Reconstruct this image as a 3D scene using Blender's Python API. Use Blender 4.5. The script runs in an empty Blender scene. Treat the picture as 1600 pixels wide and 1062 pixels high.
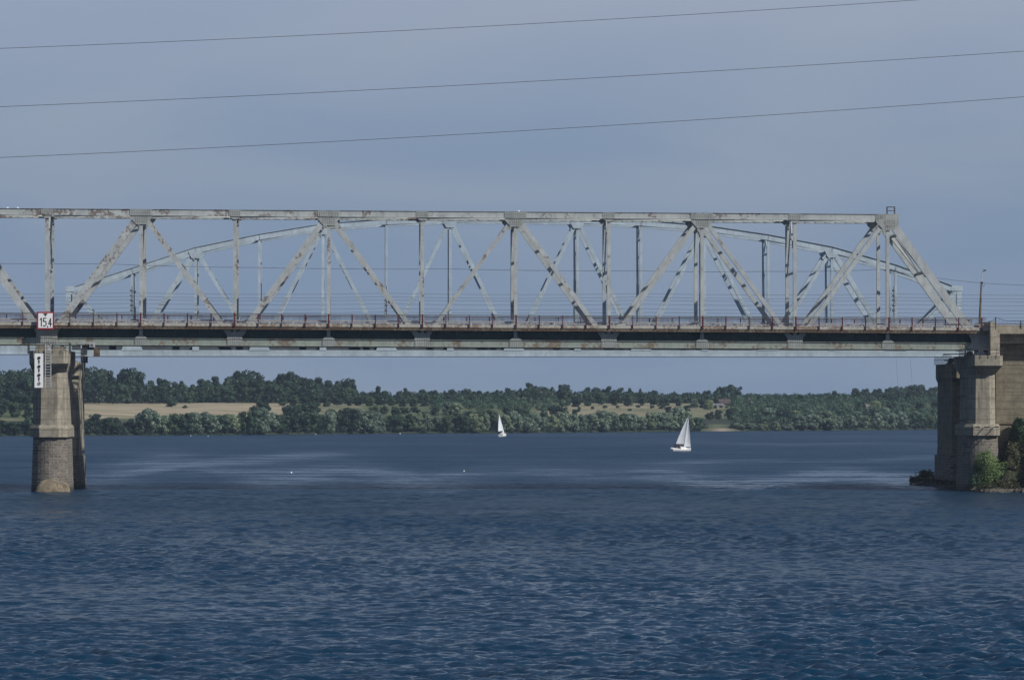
import bpy, math, random
import numpy as np
from mathutils import Vector
R = math.radians
random.seed(7)
rng = np.random.default_rng(11)
S = bpy.context.scene
col = S.collection

# ------------------------------------------------------------------ camera
F = 6800.0                      # focal length in pixels of the 1600 px wide photograph
CAMH = 10.47
YAW = math.atan(260 / F)        # looks a little to the right of the bridge's normal
PIT = math.atan(97 / F)
fw = Vector((math.sin(YAW) * math.cos(PIT), math.cos(YAW) * math.cos(PIT), math.sin(PIT)))
rt = fw.cross(Vector((0, 0, 1))).normalized()
up = rt.cross(fw)
cam = bpy.data.objects.new('camera', bpy.data.cameras.new('camera'))
col.objects.link(cam)
cam.location = (0, 0, CAMH)
cam.rotation_euler = fw.to_track_quat('-Z', 'Y').to_euler()
cam.data.sensor_width = 36
cam.data.lens = 36 * F / 1600
cam.data.clip_start = 1
cam.data.clip_end = 20000
S.camera = cam

# ------------------------------------------------------------------ world and sun
SUN_EL, SUN_AZ = R(37), R(54)   # azimuth measured from behind the camera towards its right
sund = Vector((math.sin(SUN_AZ) * math.cos(SUN_EL), -math.cos(SUN_AZ) * math.cos(SUN_EL), math.sin(SUN_EL)))
sun = bpy.data.objects.new('sun', bpy.data.lights.new('sun', 'SUN'))
col.objects.link(sun)
sun.rotation_euler = sund.to_track_quat('Z', 'Y').to_euler()
sun.data.energy = 4.2
sun.data.angle = R(0.6)
sun.data.color = (1.0, 0.96, 0.90)

w = bpy.data.worlds.new('World')
S.world = w
w.use_nodes = True
nt = w.node_tree
nt.nodes.clear()


def N(t, kind, **kw):
    n = t.nodes.new(kind)
    for k, v in kw.items():
        setattr(n, k, v)
    return n


def L(t, a, b):
    t.links.new(a, b)


out = N(nt, 'ShaderNodeOutputWorld')
sky = N(nt, 'ShaderNodeTexSky', sky_type='NISHITA', sun_disc=False)
sky.sun_elevation = SUN_EL
sky.sun_rotation = math.atan2(sund.x, sund.y)
sky.dust_density = 2.0
sky.ozone_density = 2.0
bg1 = N(nt, 'ShaderNodeBackground')
bg1.inputs['Strength'].default_value = 0.07
L(nt, sky.outputs[0], bg1.inputs['Color'])
tc = N(nt, 'ShaderNodeTexCoord')
sep = N(nt, 'ShaderNodeSeparateXYZ')
L(nt, tc.outputs['Generated'], sep.inputs[0])
ramp = N(nt, 'ShaderNodeValToRGB')
cr = ramp.color_ramp
SKYC = [(0.0, (0.195, 0.278, 0.412)), (0.03, (0.203, 0.286, 0.425)), (0.06, (0.222, 0.303, 0.442)), (0.095, (0.300, 0.365, 0.500)),
        (0.135, (0.17, 0.24, 0.365)), (0.24, (0.055, 0.105, 0.205)), (1.0, (0.05, 0.09, 0.19))]
cr.elements[0].position, cr.elements[0].color = SKYC[0][0], (*SKYC[0][1], 1)
cr.elements[1].position, cr.elements[1].color = SKYC[-1][0], (*SKYC[-1][1], 1)
for p, c in SKYC[1:-1]:
    e = cr.elements.new(p)
    e.color = (*c, 1)
L(nt, sep.outputs['Z'], ramp.inputs[0])
mp = N(nt, 'ShaderNodeMapping')
mp.inputs['Scale'].default_value = (9, 9, 34)
mp.inputs['Rotation'].default_value = (0, 0.12, 0)
mp.inputs['Location'].default_value = (1.7, 0.4, 0.9)
L(nt, tc.outputs['Generated'], mp.inputs[0])
no = N(nt, 'ShaderNodeTexNoise')
no.inputs['Scale'].default_value = 1.0
no.inputs['Detail'].default_value = 4
no.inputs['Roughness'].default_value = 0.45
no.inputs['Distortion'].default_value = 0.6
L(nt, mp.outputs[0], no.inputs['Vector'])
mr = N(nt, 'ShaderNodeMapRange')
mr.inputs['From Min'].default_value = 0.36
mr.inputs['From Max'].default_value = 0.68
L(nt, no.outputs[0], mr.inputs['Value'])
mixc = N(nt, 'ShaderNodeMix', data_type='RGBA')
L(nt, mr.outputs[0], mixc.inputs['Factor'])
L(nt, ramp.outputs[0], mixc.inputs['A'])
hs = N(nt, 'ShaderNodeMix', data_type='RGBA')
hs.inputs['Factor'].default_value = 0.25
L(nt, ramp.outputs[0], hs.inputs['A'])
hs.inputs['B'].default_value = (0.44, 0.46, 0.50, 1)
L(nt, hs.outputs['Result'], mixc.inputs['B'])
bg2 = N(nt, 'ShaderNodeBackground')
bg2.inputs['Strength'].default_value = 1.0
L(nt, mixc.outputs['Result'], bg2.inputs['Color'])
mxs = N(nt, 'ShaderNodeMixShader')
mxs.inputs[0].default_value = 0.9
L(nt, bg1.outputs[0], mxs.inputs[1])
L(nt, bg2.outputs[0], mxs.inputs[2])
L(nt, mxs.outputs[0], out.inputs['Surface'])

S.view_settings.view_transform = 'Standard'
S.view_settings.look = 'None'
S.view_settings.exposure = 0.0
S.view_settings.gamma = 1.0
S.render.engine = 'CYCLES'
S.cycles.max_bounces = 6
S.cycles.volume_bounces = 1
S.cycles.transparent_max_bounces = 12


# ------------------------------------------------------------------ helpers
def ray(u, v):
    return fw + rt * ((u - 800) / F) - up * ((v - 531) / F)


def px(u, v, Y):
    """point of the photograph's pixel on the vertical plane Y"""
    d = ray(u, v)
    t = Y / d.y
    return Vector((d.x * t, Y, CAMH + d.z * t))


def ground(u, v, z=0.0):
    d = ray(u, v)
    t = (z - CAMH) / d.z
    return Vector((d.x * t, d.y * t, z))


def proj(p):
    d = Vector(p) - Vector((0, 0, CAMH))
    k = d.dot(fw)
    return 800 + F * d.dot(rt) / k, 531 - F * d.dot(up) / k


def lerp_tab(tab, x):
    return float(np.interp(x, [a for a, b in tab], [b for a, b in tab]))


class MB:
    def __init__(s):
        s.v, s.f, s.m = [], [], []

    def face(s, pts, mi=0):
        n = len(s.v)
        s.v += [tuple(p) for p in pts]
        s.f.append(tuple(range(n, n + len(pts))))
        s.m.append(mi)

    def hexa(s, c, mi=0):          # 8 corners: bottom ring 0-3, top ring 4-7
        n = len(s.v)
        s.v += [tuple(p) for p in c]
        for q in ((0, 3, 2, 1), (4, 5, 6, 7), (0, 1, 5, 4), (1, 2, 6, 5), (2, 3, 7, 6), (3, 0, 4, 7)):
            s.f.append(tuple(n + i for i in q))
            s.m.append(mi)

    def box(s, x0, x1, y0, y1, z0, z1, mi=0):
        s.hexa([(x0, y0, z0), (x1, y0, z0), (x1, y1, z0), (x0, y1, z0), (x0, y0, z1), (x1, y0, z1), (x1, y1, z1), (x0, y1, z1)], mi)

    def beam(s, p, q, wid, dep, side=(0, 1, 0), mi=0):
        p, q = Vector(p), Vector(q)
        d = (q - p).normalized()
        a = Vector(side)
        a = (a - d * a.dot(d)).normalized()
        b = d.cross(a)
        a, b = a * dep / 2, b * wid / 2
        s.hexa([p - a - b, p + a - b, p + a + b, p - a + b, q - a - b, q + a - b, q + a + b, q - a + b], mi)

    def hbeam(s, p, q, wid, dep, t=0.035, mi=0):
        """H section: two flanges parallel to the truss plane and a web between them"""
        p, q = Vector(p), Vector(q)
        o = Vector((0, dep / 2 - t / 2, 0))
        s.beam(p - o, q - o, wid, t, mi=mi)
        s.beam(p + o, q + o, wid, t, mi=mi)
        s.beam(p, q, t, dep - 2 * t, mi=mi)

    def tube(s, pts, r, n=6, mi=0, r2=None):
        pts = [Vector(p) for p in pts]
        m = len(pts)
        base = len(s.v)
        for i, p in enumerate(pts):
            d = (pts[min(i + 1, m - 1)] - pts[max(i - 1, 0)]).normalized()
            a = d.cross(Vector((0, 0, 1)))
            if a.length < 1e-3:
                a = d.cross(Vector((0, 1, 0)))
            a.normalize()
            b = d.cross(a)
            rr = r if r2 is None else r + (r2 - r) * i / (m - 1)
            for k in range(n):
                an = 2 * math.pi * k / n
                s.v.append(tuple(p + (a * math.cos(an) + b * math.sin(an)) * rr))
        for i in range(m - 1):
            for k in range(n):
                k2 = (k + 1) % n
                s.f.append((base + i * n + k, base + (i + 1) * n + k, base + (i + 1) * n + k2, base + i * n + k2))
                s.m.append(mi)
        s.f.append(tuple(base + k for k in range(n)))
        s.m.append(mi)
        s.f.append(tuple(base + (m - 1) * n + k for k in reversed(range(n))))
        s.m.append(mi)

    def loft(s, rings, mi=0, cap=True):
        base = len(s.v)
        n = len(rings[0])
        for r_ in rings:
            s.v += [tuple(p) for p in r_]
        for i in range(len(rings) - 1):
            for k in range(n):
                k2 = (k + 1) % n
                s.f.append((base + i * n + k, base + i * n + k2, base + (i + 1) * n + k2, base + (i + 1) * n + k))
                s.m.append(mi)
        if cap:
            s.f.append(tuple(base + k for k in reversed(range(n))))
            s.m.append(mi)
            s.f.append(tuple(base + (len(rings) - 1) * n + k for k in range(n)))
            s.m.append(mi)

    def mesh(s, name, mats):
        me = bpy.data.meshes.new(name)
        me.from_pydata(s.v, [], s.f)
        for m in (mats if isinstance(mats, (list, tuple)) else [mats]):
            me.materials.append(m)
        if isinstance(mats, (list, tuple)) and len(mats) > 1:
            me.polygons.foreach_set('material_index', s.m)
        me.update()
        return me

    def build(s, name, mats, parent=None, smooth=False):
        me = s.mesh(name, mats)
        if smooth:
            me.polygons.foreach_set('use_smooth', [True] * len(me.polygons))
        o = bpy.data.objects.new(name, me)
        col.objects.link(o)
        if parent:
            o.parent = parent
            # keep world coordinates: parents sit at their own location
            p = parent
            off = Vector((0, 0, 0))
            while p:
                off += p.location
                p = p.parent
            me.transform(__import__('mathutils').Matrix.Translation(-off))
            me.update()
        return o


def tag(o, label=None, cat=None, group=None, kind=None):
    if label:
        assert 4 <= len(label.split()) <= 16, label
        o['label'] = label
    if cat:
        o['category'] = cat
    if group:
        o['group'] = group
    if kind:
        o['kind'] = kind
    return o


def thing(name, label, cat, loc=(0, 0, 0), group=None):
    o = bpy.data.objects.new(name, None)
    col.objects.link(o)
    o.location = loc
    o.empty_display_size = 0.5
    return tag(o, label, cat, group)


# ------------------------------------------------------------------ materials
def newmat(name):
    m = bpy.data.materials.new(name)
    m.use_nodes = True
    t = m.node_tree
    b = t.nodes['Principled BSDF']
    return m, t, b


def noise(t, vec, scale, detail=4, rough=0.5, stretch=None, dist=0.0, loc=None):
    if stretch or loc:
        mp_ = N(t, 'ShaderNodeMapping')
        if stretch:
            mp_.inputs['Scale'].default_value = stretch
        if loc:
            mp_.inputs['Location'].default_value = loc
        L(t, vec, mp_.inputs[0])
        vec = mp_.outputs[0]
    n = N(t, 'ShaderNodeTexNoise')
    n.inputs['Scale'].default_value = scale
    n.inputs['Detail'].default_value = detail
    n.inputs['Roughness'].default_value = rough
    n.inputs['Distortion'].default_value = dist
    L(t, vec, n.inputs['Vector'])
    return n.outputs[0]


def rng_(t, val, a, b, c=0.0, d=1.0):
    m = N(t, 'ShaderNodeMapRange')
    m.inputs['From Min'].default_value = a
    m.inputs['From Max'].default_value = b
    m.inputs['To Min'].default_value = c
    m.inputs['To Max'].default_value = d
    L(t, val, m.inputs['Value'])
    return m.outputs[0]


def mix(t, fac, a, b, blend='MIX'):
    m = N(t, 'ShaderNodeMix', data_type='RGBA', blend_type=blend)
    for key, x in (('Factor', fac), ('A', a), ('B', b)):
        if isinstance(x, (int, float)):
            m.inputs[key].default_value = x
        elif isinstance(x, tuple):
            m.inputs[key].default_value = (*x, 1) if len(x) == 3 else x
        else:
            L(t, x, m.inputs[key])
    return m.outputs['Result']


def math_(t, op, a, b=None):
    m = N(t, 'ShaderNodeMath', operation=op)
    for i, x in enumerate((a, b)):
        if x is None:
            continue
        if isinstance(x, (int, float)):
            m.inputs[i].default_value = x
        else:
            L(t, x, m.inputs[i])
    return m.outputs[0]


def bump(t, b, h, strength=0.3, dist=0.05):
    n = N(t, 'ShaderNodeBump')
    n.inputs['Strength'].default_value = strength
    n.inputs['Distance'].default_value = dist
    L(t, h, n.inputs['Height'])
    L(t, n.outputs[0], b.inputs['Normal'])


def coords(t, which='Object'):
    return N(t, 'ShaderNodeTexCoord').outputs[which]


def steel(name, base, rust=(0.10, 0.042, 0.025), amount=0.5, lo=0.56, dirt=0.5, left_heavy=False, rough=0.55):
    m, t, b = newmat(name)
    c = coords(t)
    big = noise(t, c, 0.35, 3, 0.6)
    fine = noise(t, c, 2.6, 6, 0.68)
    s = math_(t, 'ADD', math_(t, 'MULTIPLY', big, 0.55), math_(t, 'MULTIPLY', fine, 0.55))
    if left_heavy:
        sx = N(t, 'ShaderNodeSeparateXYZ')
        L(t, c, sx.inputs[0])
        s = math_(t, 'ADD', s, rng_(t, sx.outputs[0], -40, 30, 0.055, -0.02))
    f = rng_(t, s, lo, lo + 0.05, 0, amount)
    tone = mix(t, rng_(t, noise(t, c, 0.8, 5, 0.6), 0.3, 0.7), tuple(x * 0.8 for x in base), tuple(min(1, x * 1.15) for x in base))
    streak = rng_(t, noise(t, c, 3.0, 4, 0.6, stretch=(1, 1, 0.12)), 0.5, 0.75, 0, dirt)
    tone = mix(t, streak, tone, tuple(x * 0.55 for x in base))
    oi = N(t, 'ShaderNodeObjectInfo')
    tone = mix(t, rng_(t, oi.outputs['Random'], 0, 1, 0.0, 0.18), tone, tuple(x * 0.6 for x in base))
    colr = mix(t, f, tone, rust)
    L(t, colr, b.inputs['Base Color'])
    b.inputs['Roughness'].default_value = rough
    bump(t, b, fine, 0.25, 0.03)
    return m


def plain(name, c, rough=0.6, metal=0.0, var=0.25, scale=1.5, emit=None):
    m, t, b = newmat(name)
    n = rng_(t, noise(t, coords(t), scale, 5, 0.6), 0.3, 0.7)
    L(t, mix(t, n, tuple(x * (1 - var) for x in c), tuple(min(1, x * (1 + var)) for x in c)), b.inputs['Base Color'])
    b.inputs['Roughness'].default_value = rough
    b.inputs['Metallic'].default_value = metal
    return m


def concrete(name, base, streaks=0.6, bands=0.26):
    m, t, b = newmat(name)
    c = coords(t)
    n1 = rng_(t, noise(t, c, 0.7, 6, 0.65), 0.3, 0.7)
    colr = mix(t, n1, tuple(x * 0.58 for x in base), tuple(x * 1.25 for x in base))
    st = rng_(t, noise(t, c, 2.2, 5, 0.65, stretch=(1, 1, 0.07)), 0.52, 0.72, 0, streaks)
    colr = mix(t, st, colr, (base[0] * 0.35, base[1] * 0.31, base[2] * 0.27))
    sp = rng_(t, noise(t, c, 2.4, 6, 0.75), 0.55, 0.62, 0, 0.6)
    colr = mix(t, sp, colr, tuple(x * 0.4 for x in base))
    wv = N(t, 'ShaderNodeTexWave', wave_type='BANDS', bands_direction='Z', wave_profile='SIN')
    wv.inputs['Scale'].default_value = bands
    wv.inputs['Distortion'].default_value = 0.6
    wv.inputs['Detail'].default_value = 2
    L(t, c, wv.inputs['Vector'])
    ln = rng_(t, wv.outputs['Fac'], 0.0, 0.04, 0.6, 0)
    colr = mix(t, ln, colr, tuple(x * 0.4 for x in base))
    L(t, colr, b.inputs['Base Color'])
    b.inputs['Roughness'].default_value = 0.9
    bump(t, b, noise(t, c, 4, 6, 0.7), 0.5, 0.06)
    return m


def masonry(name, base):
    """rough coursed stone round a pier: bricks laid in angle and height"""
    m, t, b = newmat(name)
    c = coords(t)
    sx = N(t, 'ShaderNodeSeparateXYZ')
    L(t, c, sx.inputs[0])
    uu = math_(t, 'ADD', sx.outputs[0], math_(t, 'MULTIPLY', sx.outputs[1], 0.8))
    wob = math_(t, 'MULTIPLY', noise(t, c, 1.2, 2), 0.16)
    cb = N(t, 'ShaderNodeCombineXYZ')
    L(t, uu, cb.inputs[0])
    L(t, math_(t, 'ADD', sx.outputs[2], wob), cb.inputs[1])
    br = N(t, 'ShaderNodeTexBrick')
    br.inputs['Scale'].default_value = 1.0
    br.inputs['Brick Width'].default_value = 0.62
    br.inputs['Row Height'].default_value = 0.34
    br.inputs['Mortar Size'].default_value = 0.035
    br.inputs['Mortar Smooth'].default_value = 0.3
    br.inputs['Bias'].default_value = -0.1
    br.inputs['Color1'].default_value = (*[x * 0.5 for x in base], 1)
    br.inputs['Color2'].default_value = (*[x * 1.15 for x in base], 1)
    br.inputs['Mortar'].default_value = (base[0] * 1.7, base[1] * 1.65, base[2] * 1.55, 1)
    L(t, cb.outputs[0], br.inputs['Vector'])
    n1 = rng_(t, noise(t, c, 1.0, 5, 0.65), 0.35, 0.7, 0, 0.7)
    colr = mix(t, n1, br.outputs['Color'], tuple(x * 0.5 for x in base))
    # tide mark near the water
    wet = rng_(t, math_(t, 'ADD', sx.outputs[2], math_(t, 'MULTIPLY', noise(t, c, 0.9, 4), 0.6)), 0.6, 1.15, 0.8, 0)
    colr = mix(t, wet, colr, (0.022, 0.02, 0.016))
    L(t, colr, b.inputs['Base Color'])
    b.inputs['Roughness'].default_value = 0.9
    h = math_(t, 'ADD', math_(t, 'MULTIPLY', br.outputs['Fac'], -1.0), noise(t, c, 5, 4, 0.6))
    bump(t, b, h, 0.9, 0.12)
    return m


def leafmat(name, dark, light, trans=0.25):
    m, t, b = newmat(name)
    c = coords(t)
    n1 = rng_(t, noise(t, c, 0.9, 3, 0.6), 0.3, 0.7)
    oi = N(t, 'ShaderNodeObjectInfo')
    base = mix(t, n1, dark, light)
    base = mix(t, rng_(t, oi.outputs['Random'], 0, 1, 0, 0.55), base, tuple(x * 0.55 for x in dark))
    fr = math_(t, 'FRACT', math_(t, 'MULTIPLY', oi.outputs['Random'], 7.3))
    base = mix(t, rng_(t, fr, 0.62, 1.0, 0, 0.5), base, (light[0] * 1.05, light[1] * 0.92, light[2] * 0.55))
    L(t, base, b.inputs['Base Color'])
    b.inputs['Roughness'].default_value = 0.55
    b.inputs['Specular IOR Level'].default_value = 0.35
    tr = N(t, 'ShaderNodeBsdfTranslucent')
    L(t, base, tr.inputs['Color'])
    ms = N(t, 'ShaderNodeMixShader')
    ms.inputs[0].default_value = trans
    L(t, b.outputs[0], ms.inputs[1])
    L(t, tr.outputs[0], ms.inputs[2])
    L(t, ms.outputs[0], t.nodes['Material Output'].inputs['Surface'])
    return m


M = {}
M['top'] = steel('pale_grey_paint_rusting', (0.42, 0.45, 0.445), amount=0.75, lo=0.615, left_heavy=True)
M['member'] = steel('grey_green_truss_paint', (0.41, 0.44, 0.44), amount=0.7, lo=0.63, left_heavy=True)
M['chord'] = steel('green_grey_chord_paint', (0.29, 0.33, 0.29), rust=(0.14, 0.075, 0.03), amount=0.7, lo=0.565)
M['gusset'] = steel('grey_gusset_paint', (0.34, 0.36, 0.345), amount=0.6, lo=0.64)
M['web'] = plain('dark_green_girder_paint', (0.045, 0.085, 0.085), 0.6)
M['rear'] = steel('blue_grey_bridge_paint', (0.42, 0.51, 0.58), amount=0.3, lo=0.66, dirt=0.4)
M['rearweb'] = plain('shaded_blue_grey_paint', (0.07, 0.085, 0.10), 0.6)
M['rusty'] = steel('rusty_edge_beam_paint', (0.16, 0.13, 0.09), rust=(0.07, 0.035, 0.018), amount=0.8, lo=0.5)
M['kerb'] = steel('pale_walkway_concrete', (0.42, 0.40, 0.35), rust=(0.17, 0.09, 0.05), amount=0.7, lo=0.55)
M['red'] = plain('dark_red_paint', (0.085, 0.014, 0.02), 0.5)
M['balu'] = plain('dark_baluster_paint', (0.07, 0.055, 0.065), 0.5)
M['rail'] = plain('weathered_green_rail', (0.085, 0.10, 0.085), 0.5)
M['blue'] = plain('blue_rail_paint', (0.05, 0.13, 0.24), 0.5)
M['asphalt'] = plain('asphalt', (0.05, 0.05, 0.052), 0.9)
M['rivet'] = plain('rivet_heads', (0.13, 0.135, 0.125), 0.6)
M['conc'] = concrete('pier_concrete', (0.29, 0.265, 0.21), streaks=0.9)
M['conc2'] = concrete('deck_concrete', (0.36, 0.32, 0.25), streaks=0.5)
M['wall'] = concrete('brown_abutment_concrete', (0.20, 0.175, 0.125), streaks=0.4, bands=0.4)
M['stone'] = masonry('pier_masonry', (0.20, 0.18, 0.155))
M['cone'] = plain('pale_patch_stone', (0.21, 0.17, 0.115), 0.9, var=0.5, scale=2.5)
M['white'] = plain('white_paint', (0.80, 0.80, 0.80), 0.5, var=0.05)
M['black'] = plain('black_paint', (0.015, 0.015, 0.017), 0.5)
M['dark'] = plain('dark_iron', (0.035, 0.037, 0.042), 0.6)
M['signred'] = plain('sign_red', (0.30, 0.012, 0.02), 0.4)
M['galv'] = plain('galvanised_steel', (0.42, 0.44, 0.45), 0.45)
M['cable'] = plain('cable', (0.055, 0.05, 0.05), 0.6)
M['bark'] = plain('bark', (0.06, 0.045, 0.03), 0.9)
M['leaf_willow'] = leafmat('willow_leaves', (0.09, 0.15, 0.10), (0.30, 0.39, 0.29))
M['leaf_dark'] = leafmat('dark_leaves', (0.017, 0.043, 0.030), (0.042, 0.088, 0.052))
M['leaf_mid'] = leafmat('green_leaves', (0.032, 0.07, 0.042), (0.085, 0.15, 0.085))
M['leaf_grass'] = leafmat('dry_grass_blades', (0.035, 0.042, 0.016), (0.10, 0.095, 0.04))
M['leaf_bush'] = leafmat('fresh_bush_leaves', (0.075, 0.125, 0.04), (0.25, 0.35, 0.13))
M['sail'] = plain('white_sailcloth', (0.60, 0.63, 0.68), 0.7, var=0.08, scale=0.8)
M['hull'] = plain('white_hull', (0.72, 0.72, 0.70), 0.3, var=0.05)
M['rock'] = plain('wet_rock', (0.09, 0.08, 0.065), 0.9, var=0.5, scale=2)
M['roofred'] = plain('faded_red_roof', (0.075, 0.052, 0.05), 0.8)
M['roofdull'] = plain('dull_pinkish_roof', (0.22, 0.19, 0.19), 0.9)
M['roofgrey'] = plain('pale_slate_roof', (0.16, 0.16, 0.175), 0.8)
M['housewall'] = plain('pale_house_wall', (0.55, 0.52, 0.48), 0.8)
M['greywall'] = plain('weathered_plank_wall', (0.20, 0.19, 0.17), 0.9)
M['logwall'] = plain('dark_log_wall', (0.10, 0.08, 0.06), 0.9)
M['glass'] = plain('window_glass', (0.03, 0.035, 0.04), 0.15)


# ------------------------------------------------------------------ water
def water_material():
    m, t, b = newmat('river_water')
    geo = N(t, 'ShaderNodeNewGeometry').outputs['Position']

    def cn(scale, stretch, detail, rough, loc, dist=0.3):
        mp_ = N(t, 'ShaderNodeMapping')
        mp_.inputs['Scale'].default_value = stretch
        mp_.inputs['Location'].default_value = loc
        mp_.inputs['Rotation'].default_value = (0, 0, 0.12)
        L(t, geo, mp_.inputs[0])
        n = N(t, 'ShaderNodeTexNoise')
        n.inputs['Scale'].default_value = scale
        n.inputs['Detail'].default_value = detail
        n.inputs['Roughness'].default_value = rough
        n.inputs['Distortion'].default_value = dist
        L(t, mp_.outputs[0], n.inputs['Vector'])
        sub = N(t, 'ShaderNodeVectorMath', operation='SUBTRACT')
        L(t, n.outputs['Color'], sub.inputs[0])
        sub.inputs[1].default_value = (0.5, 0.5, 0.5)
        return sub.outputs[0]

    def scl(v, k):
        n = N(t, 'ShaderNodeVectorMath', operation='SCALE')
        L(t, v, n.inputs[0])
        if isinstance(k, (int, float)):
            n.inputs['Scale'].default_value = k
        else:
            L(t, k, n.inputs['Scale'])
        return n.outputs[0]

    def add(a, c):
        n = N(t, 'ShaderNodeVectorMath', operation='ADD')
        L(t, a, n.inputs[0])
        L(t, c, n.inputs[1])
        return n.outputs[0]
    # wave slopes at three sizes: wavelets, chop and long swell
    s1 = scl(cn(1.5, (0.8, 1.2, 1), 3, 0.65, (0, 0, 0)), 1.0)
    s2 = scl(cn(0.30, (0.8, 1.6, 1), 4, 0.72, (5, 3, 0)), 0.95)
    s3 = scl(cn(0.07, (0.6, 1.7, 1), 4, 0.7, (2, 9, 0)), 0.55)
    s4 = scl(cn(0.016, (0.5, 2.2, 1), 4, 0.65, (7, 1, 0)), 0.32)
    # calmer and rougher wind lanes lying across the river
    wp = noise(t, geo, 1.0, 4, 0.6, stretch=(0.010, 0.0060, 1), dist=0.9, loc=(1.3, 0.2, 0))
    wp2 = noise(t, geo, 1.0, 3, 0.5, stretch=(0.004, 0.028, 1), loc=(0.3, 4.1, 0), dist=0.5)
    wpm = rng_(t, math_(t, 'ADD', math_(t, 'MULTIPLY', wp, 0.6), math_(t, 'MULTIPLY', wp2, 0.4)), 0.40, 0.62)
    cal = N(t, 'ShaderNodeAttribute', attribute_name='calm').outputs['Fac']
    fine_ = noise(t, geo, 1.0, 5, 0.75, stretch=(0.03, 0.16, 1), dist=0.4, loc=(3, 8, 0))
    cal = math_(t, 'MULTIPLY', cal, rng_(t, fine_, 0.38, 0.60, 0.1, 1.6))
    wpm = math_(t, 'MINIMUM', math_(t, 'ADD', math_(t, 'MULTIPLY', wpm, 0.35), math_(t, 'MULTIPLY', cal, math_(t, 'ADD', 0.6, math_(t, 'MULTIPLY', wp, 0.8)))), 1.2)
    sl = scl(add(add(s1, s2), add(s3, s4)), rng_(t, wpm, 0, 1, 1.15, 0.6))
    fl = N(t, 'ShaderNodeVectorMath', operation='MULTIPLY')
    L(t, sl, fl.inputs[0])
    fl.inputs[1].default_value = (1, 1, 0)
    up_ = N(t, 'ShaderNodeVectorMath', operation='ADD')
    L(t, fl.outputs[0], up_.inputs[0])
    L(t, N(t, 'ShaderNodeNewGeometry').outputs['Normal'], up_.inputs[1])
    nn = N(t, 'ShaderNodeVectorMath', operation='NORMALIZE')
    L(t, up_.outputs[0], nn.inputs[0])
    L(t, nn.outputs[0], b.inputs['Normal'])
    b.inputs['Base Color'].default_value = (0.004, 0.028, 0.061, 1)
    # unresolved wavelets: rougher with fetch, smoother in the calm lanes
    sy = N(t, 'ShaderNodeSeparateXYZ')
    L(t, geo, sy.inputs[0])
    ro = rng_(t, sy.outputs[1], 150, 520, 0.09, 0.41)
    L(t, math_(t, 'MULTIPLY', ro, rng_(t, wpm, 0, 1, 1.15, 0.45)), b.inputs['Roughness'])
    b.inputs['IOR'].default_value = 1.333
    return m


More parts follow.
